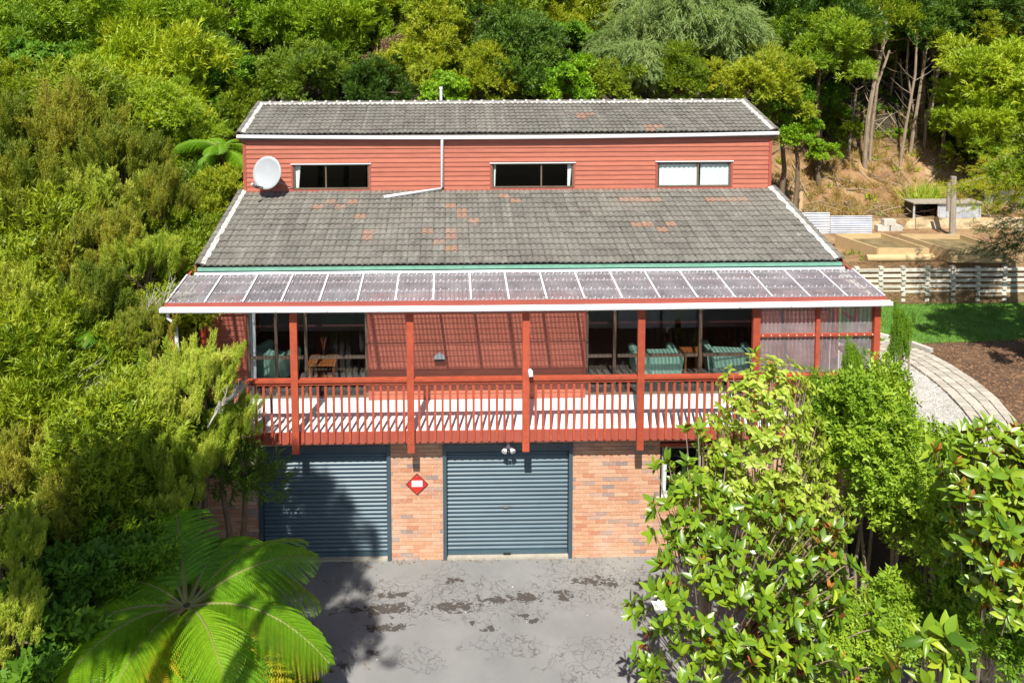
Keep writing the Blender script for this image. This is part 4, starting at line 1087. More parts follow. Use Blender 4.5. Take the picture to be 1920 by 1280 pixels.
lg = thing('timber_log', 'pale round log lying in front of the left raised bed', 'log', tuple(pt(1680, 486, z=TZ)))
A_ = pt(1624, 484, z=TZ+.1)-Vector(lg.location); B_ = pt(1742, 483, z=TZ+.1)-Vector(lg.location)
MB().tube([A_, B_], .10, 12).build('log', M['timber'], lg)
c = pt(1790, 482, z=TZ); o = MB().beam((-.9, 0, .05), (.9, .02, .05), .12, .09).build('edge_timber', M['timber'], None, (c.x, c.y, TZ)); setp(o, 'long flat timber lying in front of the right raised bed', 'timber')
# corrugated iron sheets on edge
def iron(px0, px1, pyt, pyb, label, dy=0):
    y = pt((px0+px1)/2, pyb, z=TZ).y+dy; x0, x1 = PX(px0, pyb, y), PX(px1, pyb, y); z1 = PZ(px0, pyt, y); b = MB(); n_ = 48; vs = []
    for k in range(n_+1):
        t = k/n_; zz = (z1-TZ)*t; yy = .012*math.sin(t*8*6.283)
        vs += [(x0, yy, zz), (x1, yy, zz*.99)]
    nv = len(vs); vs += [(v[0], v[1]+.004, v[2]) for v in vs]
    b.add(vs, [(2*k, 2*k+1, 2*k+3, 2*k+2) for k in range(n_)]+[(nv+2*k+2, nv+2*k+3, nv+2*k+1, nv+2*k) for k in range(n_)])
    o = b.build('iron_sheet', M['iron'], None, (0, y, TZ), True); o.rotation_euler.x = -.05; setp(o, label, 'iron sheet', 'corrugated iron sheets along the bank')
iron(1490, 1556, 399, 438, 'pale corrugated iron sheet nearest the roof edge')
iron(1557, 1635, 405, 438, 'pale corrugated iron sheet right of its twin on the terrace', .05)
c = pt(1500, 400, y=11.6); o = MB().box(-.06, .06, -.05, .05, 0, PZ(1500, 355, 11.6)-TZ).build('fence_post', M['timber'], None, (c.x, 11.6, TZ)); setp(o, 'short sawn timber post standing behind the roof edge', 'post')
# pole and hutch
c = pt(1783, 442, z=TZ); pl = thing('timber_pole', 'tall grey split timber pole between the beds and the hutch', 'pole', (c.x, c.y, TZ))
zt = PZ(1780, 331, c.y)-TZ
MB().tube([(.04, 0, 0), (.0, 0, zt)], [.10, .085], 8).build('pole', M['timber_grey'], pl)
MB().tube([(-.16, -.05, zt*.42), (-.18, -.05, zt*.9)], .06, 7).build('batten', M['timber_grey'], pl)
YH = 11.2; c0 = pt(1712, 418, y=YH); c1 = pt(1836, 416, y=YH); hz1 = PZ(1770, 381, YH)
hu = thing('hutch', 'long low glass fronted hutch with pale frame on the clay ledge', 'hutch', (c0.x, YH, c0.z))
w_ = c1.x-c0.x; h_ = hz1-c0.z
MB().box(0, w_, .5, .53, 0, h_).box(0, w_, 0, .5, -.03, 0).box(0, .02, 0, .5, 0, h_).box(w_-.02, w_, 0, .5, 0, h_).build('body', M['black'], hu)
MB().box(-.06, w_+.06, -.10, .56, h_, h_+.035).build('lid', M['timber_grey'], hu)
f = MB()
for q in (0, .37, .50, 1): f.box(w_*q-.03, w_*q+.03, -.03, -.002, 0, h_-.002)
f.box(-.03, w_+.03, -.035, -.004, -.05, .015); f.build('frame', M['white_old'], hu)
MB().box(w_*.39, w_-.04, -.02, -.012, .03, h_-.02).build('pane', M['iron'], hu)
MB().tube([(w_*.26, .15, .04), (w_*.26, .15, .1)], [.16, .10], 10).build('bowl', M['sign_red'], hu)
# legs down to the ledge
MB().box(.1, .2, .1, .3, hgt(c0.x, YH)-c0.z-.1, -.03).box(w_-.2, w_-.1, .1, .3, hgt(c1.x, YH)-c0.z-.1, -.03).build('leg', M['timber_grey'], hu)
c2 = pt(1900, 385, y=12.6); o = MB().box(-1, 1.6, 0, .05, -.35, .5).build('shed_panel', M['iron'], None, (c2.x, 12.6, c2.z)); setp(o, 'pale iron panel half hidden behind the conifer branches', 'iron sheet')
# clay ledge face
m, n, out = newmat('ochre_clay'); P = geo_pos(n); c_ = noisef(n, P, 2.5, 6, .7)
finish(m, n, out, ramp(n, c_, [(.3, (.22, .15, .08)), (.5, (.45, .34, .19)), (.68, (.58, .47, .30))]), .95, noisef(n, P, 7, 6, .7), 1., .1); M['clay'] = m
b = MB(); vs = []; nx = 90; x0, x1 = PX(1610, 440, 10.95), 22
for j in range(5):
    for i in range(nx+1):
        x = x0+(x1-x0)*i/nx; t = j/4; vs.append((x, 10.92+.22*t+.10*mnoise.noise(Vector((x*1.6, t*2, 7))), TZ-.05+t*(.36+.08*mnoise.noise(Vector((x*.8, 0, 2))))))
b.add(vs, [(j*(nx+1)+i, j*(nx+1)+i+1, (j+1)*(nx+1)+i+1, (j+1)*(nx+1)+i) for j in range(4) for i in range(nx)])
o = b.build('clay_bank', M['clay']); o['kind'] = 'structure'
bl = thing('block_stack', 'small stack of pale concrete blocks against the clay bank', 'blocks', tuple(pt(1665, 432, z=TZ)))
for k, (a, c_) in enumerate(((-.2, 0), (.22, 0), (0, .19))): MB().box(a-.19, a+.19, -.1, .1, c_, c_+.18).build('block', M['gutterstone'], bl)
c = pt(1484, 377, y=11.3); o = thing('flower_pot', 'terracotta pot on the bank beside the short timber post', 'pot', (c.x, 11.3, hgt(c.x, 11.3)))
MB().tube([(0, 0, 0), (0, 0, .22), (0, 0, .22), (0, 0, .28)], [.09, .14, .16, .16], 12).build('pot', pmat('terracotta', (.5, .2, .1), None, 5, .8), o)
MB().box(-.3, .3, -.3, .3, -.25, 0).build('plinth', M['gutterstone'], o)

# grass blades, gravel stones, bark chips
def scatter_poly(n, poly, rng):
    xs_ = np.array([p[0] for p in poly]); ys_ = np.array([p[1] for p in poly]); out = []
    while len(out) < n:
        x = rng.uniform(xs_.min(), xs_.max()); y = rng.uniform(ys_.min(), ys_.max()); ins = False; j = len(poly)-1
        for i in range(len(poly)):
            if (ys_[i] > y) != (ys_[j] > y) and x < (xs_[j]-xs_[i])*(y-ys_[i])/(ys_[j]-ys_[i])+xs_[i]: ins = not ins
            j = i
        if ins: out.append((x, y))
    return np.array(out)
rng = np.random.default_rng(3)
lp = scatter_poly(16000, [(6.5, 7.12), (6.5, 5.4), (9.0, pt(1745, 648, z=PLZ).y), (16, 4.6), (16, 7.12)], rng)
P3 = np.column_stack([lp, np.full(len(lp), PLZ)]); d = unit(np.column_stack([rng.normal(0, .3, (len(lp), 2)), np.ones(len(lp))]))
o = link('grass', soup('grass', leaf_tri(P3, d, .06, .014, rng), 3, rng.uniform(0, 1, len(lp)), L['grass'])); setp(o, 'short green lawn grass below the crib wall', 'grass', None, 'stuff')
def chips(name, poly, n, s0, s1, mat, label, cat, seed, z=PLZ):
    rng = np.random.default_rng(seed); q = scatter_poly(n, poly, rng); s = rng.uniform(s0, s1, n); zz = np.full(n, z+.012)
    p = np.column_stack([q, zz]); k = 4; ang = rng.uniform(0, 6.28, n); u = np.column_stack([np.cos(ang), np.sin(ang), rng.uniform(-.2, .2, n)])*s[:, None]; v = np.column_stack([-np.sin(ang), np.cos(ang), rng.uniform(-.3, .3, n)])*s[:, None]*.6
    h = np.column_stack([np.zeros(n), np.zeros(n), s*.5])
    tri = np.concatenate([np.stack([p-u, p-v, p+h], 1), np.stack([p-v, p+u, p+h], 1), np.stack([p+u, p+v, p+h], 1), np.stack([p+v, p-u, p+h], 1)])
    o = link(name, soup(name, tri, 3, np.tile(rng.uniform(0, 1, n), 4), mat)); setp(o, label, cat, None, 'stuff')
gp = [(6.5, 5.5)]+[(p.x, p.y) for p in inner]+[(6.5, inner[-1].y)]
chips('gravel', gp, 9000, .012, .028, pmat('gravel_stone', (.52, .50, .46), (.34, .32, .28), 9, .9, toned=.35), 'pale crushed gravel beside the verandah end', 'gravel', 5)
mp = [(7.0, 5.2)]+[(p.x+.05, p.y+.05) for p in outer[1:]]+[(15, outer[-1].y), (15, 4.75), (9.0, pt(1745, 648, z=PLZ).y)]
chips('bark_mulch', mp, 7000, .02, .055, pmat('bark_chip', (.20, .11, .055), (.09, .045, .02), 9, .9, toned=.4), 'dark brown bark mulch beyond the pavers', 'mulch', 6)

# ------------------------------------------------------------------ vegetation
rng = np.random.default_rng(21)
SP_FAR = [sprig_fine(rng, .52, 6, 4, .16, .042, .7) for _ in range(5)]
SP_NEAR = [sprig_fine(rng, .62, 9, 5, .085, .022, .40) for _ in range(6)]
SP_BROAD = [sprig_broad(rng, 9, .21, .10, .22) for _ in range(4)]
SP_SMALL = [sprig_broad(rng, 10, .11, .05, .24) for _ in range(4)]
SP_CON = [sprig_fine(rng, .5, 8, 5, .09, .022, .9) for _ in range(4)]
SP_WEEP = [sprig_fine(rng, .8, 8, 4, .17, .03, .35) for _ in range(4)]
CR = {}
def mk(key, leaf, **k): CR[key] = crown('crown', L[leaf], **k)
L['kanuka_shade'] = leaf_mat('shade_kanuka_leaves', [(.025, .07, .008), (.06, .13, .01), (.11, .20, .014), (.20, .27, .02)], .25)  # kanuka leaves coloured darker to stand in for shady pockets
FAR = dict(rx=1.9, rz=2.1, ncl=60, cr=.56, nsp=56, hollow=.6, flat=.6, up=.45, jit=.2)
for i in range(3):
    mk('kan%d' % i, 'kanuka', seed=31+i, sp=SP_FAR, **FAR)
    mk('kab%d' % i, 'kanuka_bright', seed=41+i, sp=SP_FAR, **FAR)
mk('kan2', 'kanuka_shade', seed=33, sp=SP_FAR, **FAR)
mk('kad0', 'kanuka_dull', seed=51, sp=SP_FAR, **FAR)
for i in range(2):
    mk('bro%d' % i, 'broad', seed=61+i, rx=1.6, rz=1.4, ncl=50, cr=.42, nsp=34, sp=SP_BROAD, up=.4, hollow=.7)
    mk('brb%d' % i, 'broad_bright', seed=66+i, rx=1.6, rz=1.4, ncl=50, cr=.42, nsp=34, sp=SP_BROAD, up=.4, hollow=.7)
mk('wee0', 'weeping', seed=71, rx=2.0, rz=1.9, ncl=60, cr=.5, nsp=60, sp=SP_WEEP, up=0, droop=1.3, flat=1.2, hollow=.7)
mk('brn0', 'brown', seed=76, rx=1.1, rz=.9, ncl=20, cr=.45, nsp=40, sp=SP_FAR)
NEARK = dict(rx=1.3, rz=1.25, ncl=62, cr=.27, nsp=52, up=1.6, flat=1.2, hollow=.55, out=.5, plume=.85, jit=.2)
for i in range(2):
    mk('man%d' % i, 'manuka', seed=81+i, sp=SP_NEAR, **NEARK)
    mk('mal%d' % i, 'manuka_lime', seed=86+i, sp=SP_NEAR, **NEARK)
mk('sma0', 'small', seed=91, rx=1.05, rz=1.4, ncl=62, cr=.34, nsp=52, sp=SP_SMALL, up=.6, flat=1, hollow=.6)
mk('sma1', 'small', seed=92, rx=.8, rz=.85, ncl=36, cr=.32, nsp=46, sp=SP_SMALL, up=.6, flat=1, hollow=.6)

def tree(key, px, py, y, s, label, name='tree', cat='tree', group=None, bark='bark', sz=None, rz=None, tr=.09, limbs=7, lean=0, stems=1):
    """s: crown size factor; the crown centre stands at photo point (px,py) in the plane y"""
    me, C = CR[key]; c = pt(px, py, y=y); g = hgt(c.x, y)
    if g > c.z-.3*s: g = min(g, c.z-.3*s)
    t = thing(name, label, cat, (c.x+lean, y, g), group)
    h = c.z-g; rz = random.uniform(0, 6.28) if rz is None else rz; sz = sz or s
    link('crown', me, t, (-lean, 0, h), (0, 0, rz), (s, s, sz))
    b = MB(); rot = Matrix.Rotation(rz, 3, 'Z')
    for k in range(stems):
        ox = (k-(stems-1)/2)*.16
        top = Vector((-lean+ox*1.5, 0, h-.1*sz)); mid = Vector((ox-lean*.4+random.uniform(-.15, .15), random.uniform(-.15, .15), h*.5))
        b.tube([(ox*.6, 0, -.15), mid.lerp(Vector((0, 0, 0)), .5), mid, mid.lerp(top, .5)+Vector((random.uniform(-.1, .1), 0, 0)), top], [tr*1.2, tr, tr*.85, tr*.7, tr*.45], 7)
    idx = list(range(0, len(C), max(1, len(C)//limbs)))
    for k in idx:
        e = rot @ Vector(C[k]); e = Vector((e.x*s-lean, e.y*s, e.z*sz+h)); a = Vector((-lean*.8, 0, h-.55*sz*random.uniform(.4, 1.2))); m_ = a.lerp(e, .5)+Vector((0, 0, .1))
        b.tube([a, m_, e], [tr*.45, tr*.3, tr*.1], 5, False)
    b.build('trunk', M[bark], t)
    return t
FS = 1.12

BG = 'bush trees on the hillside behind the house'
far = [ # key, px, py, y, size, label
 ('bro0', 25, 60, 18, 1.3, 'dark glossy broadleaf tree in the far top left corner'),
 ('kab2', 20, 110, 15, 1.0, 'lime bush tree at the left edge under the dark corner tree'),
 ('kab0', 190, 50, 19, 1.5, 'feathery green tree left of the dark hillside tree at the top left'),
 ('bro1', 130, 140, 14, 1.0, 'deep green broadleaf tree above the yellow fern at the left'),
 ('kad0', 400, 45, 20, 1.4, 'dull olive tree at the top, above the left end of the roof'),
 ('kab1', 300, 90, 15, 1.35, 'broad yellow green bush tree in the upper left'),
 ('kab2', 290, 200, 11.5, 1.25, 'bright rounded tree left of the upper roof'),
 ('brb0', 505, 45, 18, 1.0, 'yellow green glossy tree above the left ridge end'),
 ('bro0', 450, 160, 11.5, .75, 'small dark green tree just left of the ridge end'),
 ('kab0', 610, 90, 14.5, 1.15, 'bright lime tree right above the left half of the ridge'),
 ('kan0', 560, 165, 11, .75, 'mottled shrub tree touching the ridge at its left'),
 ('kan1', 720, 40, 18, 1.4, 'tall kanuka tree above the left third of the ridge'),
 ('brn0', 735, 120, 13.5, .8, 'dead brown leaved tree behind the ridge'),
 ('kan2', 640, 20, 22, 1.5, 'far kanuka tree at the top edge above the lime tree'),
 ('kan0', 880, 55, 15, 1.5, 'olive kanuka tree above the vent pipe'),
 ('kan1', 800, 130, 12.5, .8, 'dark kanuka tree left of the vent pipe'),
 ('brb1', 835, 178, 10.3, .45, 'pale leaved bush right behind the vent pipe'),
 ('kan2', 960, 130, 12, .95, 'spreading kanuka tree behind the middle of the ridge'),
 ('kan0', 1010, 25, 20, 1.4, 'kanuka tree at the top edge above the middle of the roof'),
 ('bro1', 1060, 90, 15, .8, 'green glossy tree right of the dark gap behind the ridge'),
 ('brb0', 1060, 170, 10.8, .6, 'low bright bush behind the right half of the ridge'),
 ('kan1', 1110, 40, 19, 1.1, 'shaded kanuka tree left of the weeping tree'),
 ('wee0', 1300, 70, 13.5, 1.25, 'large pale green weeping tree above the right half of the roof'),
 ('wee0', 1195, 115, 12.5, .85, 'smaller pale weeping tree left of the large weeping one'),
 ('kan2', 1480, 50, 16, 1.15, 'olive kanuka tree right of the weeping tree'),
 ('kab1', 1540, 110, 14, .85, 'sunlit kanuka bough above the dry bank'),
 ('kan0', 1420, 170, 11, .75, 'dark kanuka tree behind the right ridge end'),
 ('bro0', 1465, 200, 11, .55, 'dark small tree beside the right end of the upper roof'),
 ('brb1', 1490, 255, 10.6, .42, 'bright leafy bush beside the right end of the upper roof'),
 ('kan0', 1560, 250, 15.4, .5, 'dark bush at the top left of the dry bank'),
 ('bro0', 1665, 262, 16.3, .42, 'dark bush in the shade between the pale trunk and the clump'),
 ('kan1', 1745, 268, 16.3, .45, 'dark bush behind the foot of the clump of trunks'),
 ('kan2', 1800, 290, 15.0, .45, 'dark bush at the top right of the dry bank'),
 ('brb0', 1540, 290, 13.6, .3, 'bright low bush at the left of the dry bank'),
 ('bro1', 1640, 215, 17.2, .6, 'dark shrub between the pale leaning trunk and the clump'),
 ('kan1', 1640, 55, 15.6, .95, 'flat kanuka crown on top of the tall pale leaning trunk'),
 ('kan2', 1735, 50, 15.8, .9, 'flat kanuka crown on the middle clump of trunks'),
 ('kan0', 1820, 75, 15.8, .8, 'kanuka crown over the twisted grey trunk'),
 ('kan1', 1650, 20, 18, 1.4, 'kanuka canopy over the tall bare trunks'),
 ('kan2', 1790, 40, 16.5, 1.35, 'kanuka canopy in the top right above the bare trunks'),
 ('kan0', 1560, 15, 21, 1.3, 'far canopy left of the tall bare trunks'),
 ('kad0', 1880, 60, 17, 1.0, 'dull grey green canopy in the top right corner'),
 ('kab2', 1880, 180, 13.5, 1.0, 'bright green tree at the right edge of the bank'),
 ('kab0', 1850, 260, 12.8, .75, 'bushy green tree behind the hutch'),
 ('brb0', 1905, 310, 12, .45, 'low lime bush behind the conifer'),
]
for k, px, py, y, s, lab in far: tree(k, px, py, y, s*FS, lab, group=BG, bark='bark' )
# deeper fill of forest on the upper hill
k_ = 0
fill = []
for yy, row in ((24, range(-40, 2000, 190)), (30, range(-100, 2100, 200)), (38, range(-100, 2100, 230))):
    for px in row:
        c = pt(px, 0, y=yy); g = hgt(c.x, yy); H = 3.2; P_ = Vector((c.x, yy, g+H)); q = proj(P_)
        fill.append((['kan0', 'kab1', 'kan2', 'bro1', 'kan1', 'kab0'][k_ % 6], q[0], q[1], yy, 1.8)); k_ += 1
for f_ in fill:
    row_ = {24: 'nearest', 30: 'middle', 38: 'farthest'}[f_[3]]; pos_ = min(9, max(0, int(f_[1]//192)))
    places = ['at the left edge', 'over the left bushes', 'over the beginning of the ridge', 'over the left window', 'over the vent pipe', 'over the middle window', 'over the weeping tree', 'over the right window', 'over the bare trunks', 'at the right edge']
    kind_ = {'kan0': 'olive', 'kan1': 'mid green', 'kan2': 'dark', 'kab0': 'lime', 'kab1': 'bright', 'bro1': 'glossy'}[f_[0]]
    tree(*f_[:5], '%s tree in the %s row of the high forest %s' % (kind_, row_, places[pos_]), group='forest trees high on the hill')
# lower understory behind the house so the slope is hidden
for i, (px, py, y, s, k) in enumerate([(470, 230, 10.5, .6, 'kan1'), (380, 150, 13, .9, 'kan2'), (60, 190, 12.5, .8, 'kan0'), (210, 150, 16, 1.0, 'bro0'), (700, 175, 11.5, .6, 'kan2'), (910, 165, 11.2, .6, 'kan1'),
                                      (1150, 165, 11.5, .65, 'kan0'), (1270, 165, 11.3, .6, 'kan1'), (1000, 60, 17, 1.0, 'kan1'), (1370, 130, 13, .8, 'kan0'), (1540, 190, 14.8, .6, 'bro0'), (1590, 120, 19, 1.2, 'kan0'), (1750, 160, 20, 1.4, 'kan2'), (1680, 230, 18.5, 1.0, 'bro1'), (1860, 140, 19, 1.2, 'kan1'), (1790, 250, 17.5, .8, 'bro0'), (1600, 230, 17.5, .7, 'kan0')]):
    names_ = ['just left of the upper roof gutter', 'behind the rounded tree at upper left', 'low at the left edge under the broadleaf tree', 'in the shade at top left', 'under the dead brown tree', 'right of the vent pipe', 'under the small weeping tree', 'under the large weeping tree', 'filling the dark gap at the top middle', 'right of the large weeping trunk',
              'at the left edge of the dry bank', 'in the dark left of the bare trunks', 'in the dark behind the bare trunks', 'low in the gloom between bare trunks', 'in the gloom at the right edge', 'low behind the right bare trunks', 'behind the leaning pale trunk']
    tree(k, px, py, y, s, 'shaded understorey tree '+names_[i], group=BG)

# tall bare trunks on the bank
trunks = [ # list of pixel points bottom->top, plane y, radius, label
 ([(1622, 345), (1622, 290), (1628, 220), (1640, 150), (1655, 90), (1662, 40)], 14.3, .085, 'tall pale leaning trunk nearest the house on the dry bank'),
 ([(1628, 345), (1634, 250), (1645, 160), (1668, 95)], 14.6, .06, 'thinner trunk just right of the tall pale leaning trunk'),
 ([(1589, 300), (1595, 250), (1603, 190), (1606, 165)], 14.6, .06, 'short grey trunk with a broken top at the left of the bank'),
 ([(1688, 345), (1690, 290), (1700, 230), (1716, 140), (1720, 60)], 14.6, .06, 'dark straight trunk in the middle clump'),
 ([(1700, 340), (1712, 250), (1728, 150), (1742, 60)], 15, .07, 'curved pale trunk right of the middle clump'),
 ([(1712, 330), (1718, 240), (1700, 130), (1705, 50)], 15.3, .05, 'thin trunk bending left in the middle clump'),
 ([(1730, 325), (1736, 230), (1760, 130), (1776, 65)], 15.2, .065, 'pale trunk leaning right behind the middle clump'),
 ([(1762, 330), (1770, 250), (1772, 180), (1790, 90)], 14.8, .07, 'rough trunk at the right of the clump'),
 ([(1695, 250), (1692, 180), (1688, 110)], 16.5, .05, 'slim shaded trunk deep behind the clump'),
 ([(1655, 300), (1665, 200), (1680, 120), (1684, 30)], 17, .06, 'dark trunk deep between the pale trunk and the clump'),
 ([(1750, 320), (1748, 220), (1752, 120), (1740, 60)], 16.2, .05, 'slim straight trunk deep on the right'),
 ([(1800, 330), (1803, 260), (1815, 170), (1840, 90)], 15, .06, 'twisted grey trunk nearest the right edge'),
]
for pts_, y, r_, lab in trunks:
    P0 = pt(*pts_[0], y=y); g = hgt(P0.x, y); t = thing('bare_trunk', lab, 'tree trunk', (P0.x, y, g), 'bare trunks on the bank')
    W_ = [pt(*q, y=y)-Vector((P0.x, y, g)) for q in pts_]; W_ = [Vector((W_[0].x, 0, -.15))]+W_
    n_ = len(W_); b = MB(); b.tube(W_, [r_*(1.2-.6*i/(n_-1)) for i in range(n_)], 7); b.build('trunk', M['bark_pale'], t)
    b = MB()
    for k in range(7):
        i = random.randrange(max(1, n_//2), n_-1); a = W_[i].lerp(W_[i+1] if i+1 < n_ else W_[i], random.random()); e = a+Vector((random.uniform(-.9, .9), random.uniform(-.5, .5), random.uniform(.1, .9)))
        b.tube([a, a.lerp(e, .5)+Vector((0, 0, -.06)), e], [r_*.3, r_*.2, r_*.06], 5, False)
    b.build('branch', M['bark_pale'], t, kind='stuff')

# litter of fallen sticks, dry tufts, ground plants on the dry bank
b = MB()
for k in range(420):
    x = random.uniform(6.5, 20); y = random.uniform(11.2, 18); z_ = hgt(x, y)+.04; a = random.uniform(0, 6.28); l_ = random.uniform(.2, 1.3); r_ = random.uniform(.008, .026)
    dx_, dy_ = math.cos(a)*l_/2, math.sin(a)*l_/2
    b.tube([(x-dx_, y-dy_, hgt(x-dx_, y-dy_)+.03), (x, y, z_+.03+random.uniform(0, .12)), (x+dx_, y+dy_, hgt(x+dx_, y+dy_)+.04+random.uniform(0, .3))], r_, 4, False)
o = b.build('fallen_sticks', M['bark_pale']); setp(o, 'fallen sticks and slash littering the dry bank', 'sticks', None, 'stuff')
def tufts(name, n, area, mat, ll, lw, per, label, cat, seed, spread=.5):
    rng = np.random.default_rng(seed); V = []
    for _ in range(n):
        x = rng.uniform(area[0], area[1]); y = rng.uniform(area[2], area[3]); s = rng.uniform(.5, 1.3)
        if name == 'forest_floor' and x > 5.5 and y < 15.5: continue
        p = np.tile([x, y, hgt(x, y)], (per, 1))+rng.normal(0, .05*s, (per, 3))*[1, 1, 0]; d = unit(np.column_stack([rng.normal(0, spread, (per, 2)), np.ones(per)]))
        V.append(leaf_tri(p, d, ll*s, lw, rng))
    V = np.concatenate(V); o = link(name, soup(name, V, 3, rng.uniform(0, 1, len(V)), mat)); setp(o, label, cat, None, 'stuff'); return o
tufts('dry_grass', 620, (6.6, 18, 11.3, 16.5), L['dry'], .38, .02, 26, 'dry yellow grass tufts on the clay bank', 'grass', 8, .7)
tufts('ground_plants', 160, (6.6, 20, 11.5, 17.5), L['kanuka_bright'], .22, .05, 14, 'low green weeds scattered on the dry bank', 'weeds', 9, 1.0)
tufts('wall_weeds', 50, (6.8, 14, 7.35, 8.3), L['small'], .14, .03, 16, 'weeds and dry grass along the top of the crib wall', 'weeds', 10, .9)
tufts('forest_floor', 3000, (-36, 24, 9.5, 26), L['kanuka'], .5, .10, 12, 'dense leafy ground cover under the hillside trees', 'ground cover', 12, 1.0)
# cabbage-like grassy bush at right of bank
for (px, py, y, lab, sc_) in ((1722, 372, 12.3, 'tall yellow green grassy clump left of the hutch', 1.0), (1748, 360, 12.8, 'upright green grassy clump behind the hutch', .9)):
    c = pt(px, py, y=y); rng = np.random.default_rng(int(px)); per = 260; g = hgt(c.x, y)
    p = rng.normal(0, .16, (per, 3))*[1, 1, 0]; d = unit(np.column_stack([rng.normal(0, .38, (per, 2)), np.ones(per)])); l_ = rng.uniform(.5, 1.25, per)*sc_
    V = leaf_tri(p, d, 1, .045, rng); V[:, 2] = p+d*l_[:, None]
    o = link('grass_clump', soup('grass_clump', V, 3, rng.uniform(0, 1, per), L['manuka_lime']), None, (c.x, y, g)); setp(o, lab, 'grass clump', 'grassy clumps by the hutch')

# conifer at the right
def conifer():
    y = 5.2; t = thing('conifer', 'yellow tipped conifer with drooping dark boughs at the right edge', 'tree', (PX(1985, 400, y), y, PLZ))
    H = PZ(1985, 250, y)-PLZ; MB().tube([(0, 0, 0), (.05, 0, H*.5), (0, 0, H)], [.16, .12, .04], 8).build('trunk', M['bark'], t)
    rng = np.random.default_rng(77)
    def boughs(targets, mat, w, seed, name):
        V = []; T = []; lb = MB()
        for (px, py, yy) in targets:
            e = pt(px, py, y=yy)-Vector((t.location.x, y, PLZ)); a = Vector((0, 0, max(.5, e.z+.25))); 
            ln = (e-a).length; pts_ = [a.lerp(e, k/10)+Vector((0, 0, .12*math.sin(math.pi*k/10))) for k in range(11)]
            lb.tube(pts_, [.035-.003*k for k in range(11)], 5, False)
            for k in range(3, 11):
                for m_ in range(int(9*w)):
                    p = np.array(pts_[k])+rng.normal(0, [.10*w, .22*w, .05*w]); dd = np.array((e-a).normalized())*.7+rng.normal(0, .5, 3)*[1, 1, .25]+[0, 0, -.25]
                    V.append(place(SP_CON[rng.integers(4)], p[None], dd[None], np.array([rng.uniform(.35, .7)]), rng)); T.append(np.full(len(V[-1]), np.clip(.25+.06*k+rng.uniform(-.25, .25), 0, 1)))
        V = np.concatenate(V); T = np.concatenate(T); link(name, soup(name, V, 3, T, mat), t); lb.build('branch', M['bark_pale'], t)
    boughs([(1795, 345, 5.0), (1805, 362, 5.3), (1830, 320, 5.6), (1822, 385, 4.9), (1860, 300, 5.4), (1845, 345, 4.8), (1880, 330, 4.6), (1870, 375, 5.0), (1905, 290, 5.0), (1915, 350, 4.6), (1790, 352, 5.6)], L['conifer'], 1.0, 1, 'crown')
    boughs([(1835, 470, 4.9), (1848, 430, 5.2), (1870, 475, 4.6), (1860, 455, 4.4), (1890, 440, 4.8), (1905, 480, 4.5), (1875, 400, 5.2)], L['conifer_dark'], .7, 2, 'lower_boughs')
conifer()

# left hand manuka and kanuka masses
LG = 'manuka bushes left of the house'
left = [
 ('man0', 30, 300, 3.6, 1.0, 'olive brown manuka bush at the left edge above the middle'),
 ('man1', 130, 290, 3.4, .85, 'spiky olive manuka bush left of the satellite dish'),
 ('man0', 235, 330, 3.0, .75, 'olive manuka bush between the round shrub and the roof'),
 ('mal0', 180, 400, 2.4, .7, 'greener manuka bush among the olive ones at the left'),
 ('man1', 300, 400, 2.6, .55, 'small spiky manuka bush beside the lower roof edge'),
 ('kab0', 300, 255, 6.5, .75, 'round green shrub between the fern and the manuka'),
 ('kab2', 345, 310, 6.2, .5, 'small green shrub under the tree fern by the upper wall'),
 ('man1', 50, 440, 1.8, .95, 'large manuka bush at the left edge level with the tiled roof'),
 ('man0', 170, 500, 1.2, .75, 'manuka bush level with the lower roof eave'),
 ('mal1', 270, 510, 1.0, .55, 'manuka bush just left of the verandah roof'),
 ('mal0', 60, 590, .4, .8, 'green manuka bush at the left edge above the dead twigs'),
 ('man1', 180, 610, .2, .62, 'shaded manuka bush left of the white downpipe'),
 ('man0', 275, 640, -.3, .45, 'low olive manuka bush beside the white downpipe'),
 ('mal1', 370, 740, -1.5, .56, 'tall lime green manuka bush covering the left end of the deck'),
 ('mal0', 300, 800, -1.9, .56, 'lime manuka bush left of the one that covers the deck'),
 ('mal1', 430, 820, -1.3, .45, 'lime manuka bough hanging in front of the left roller door'),
 ('mal0', 240, 890, -2.4, .55, 'lime manuka bush left of the brick corner'),
 ('mal1', 350, 900, -2.2, .50, 'lime manuka bush right beside the brick corner'),
 ('mal1', 300, 980, -2.6, .45, 'feathery manuka bush just above the tree fern'),
 ('mal0', 120, 880, -2.4, .62, 'lime manuka bush below the dead twigs'),
 ('man0', 20, 900, -2.6, .62, 'manuka bush at the left edge below the dead twigs'),
 ('man1', 130, 1000, -3.2, .50, 'dark manuka bush left of the tree fern'),
 ('mal0', 20, 1050, -4.6, .38, 'lime manuka spray at the left edge near the bottom'),
 ('mal1', 15, 1200, -5.4, .36, 'lime manuka spray in the bottom left corner'),
]
for k, px, py, y, s, lab in left: tree(k, px, py, y, s, lab, name='manuka_bush', cat='bush', group=LG, tr=.06, stems=2)
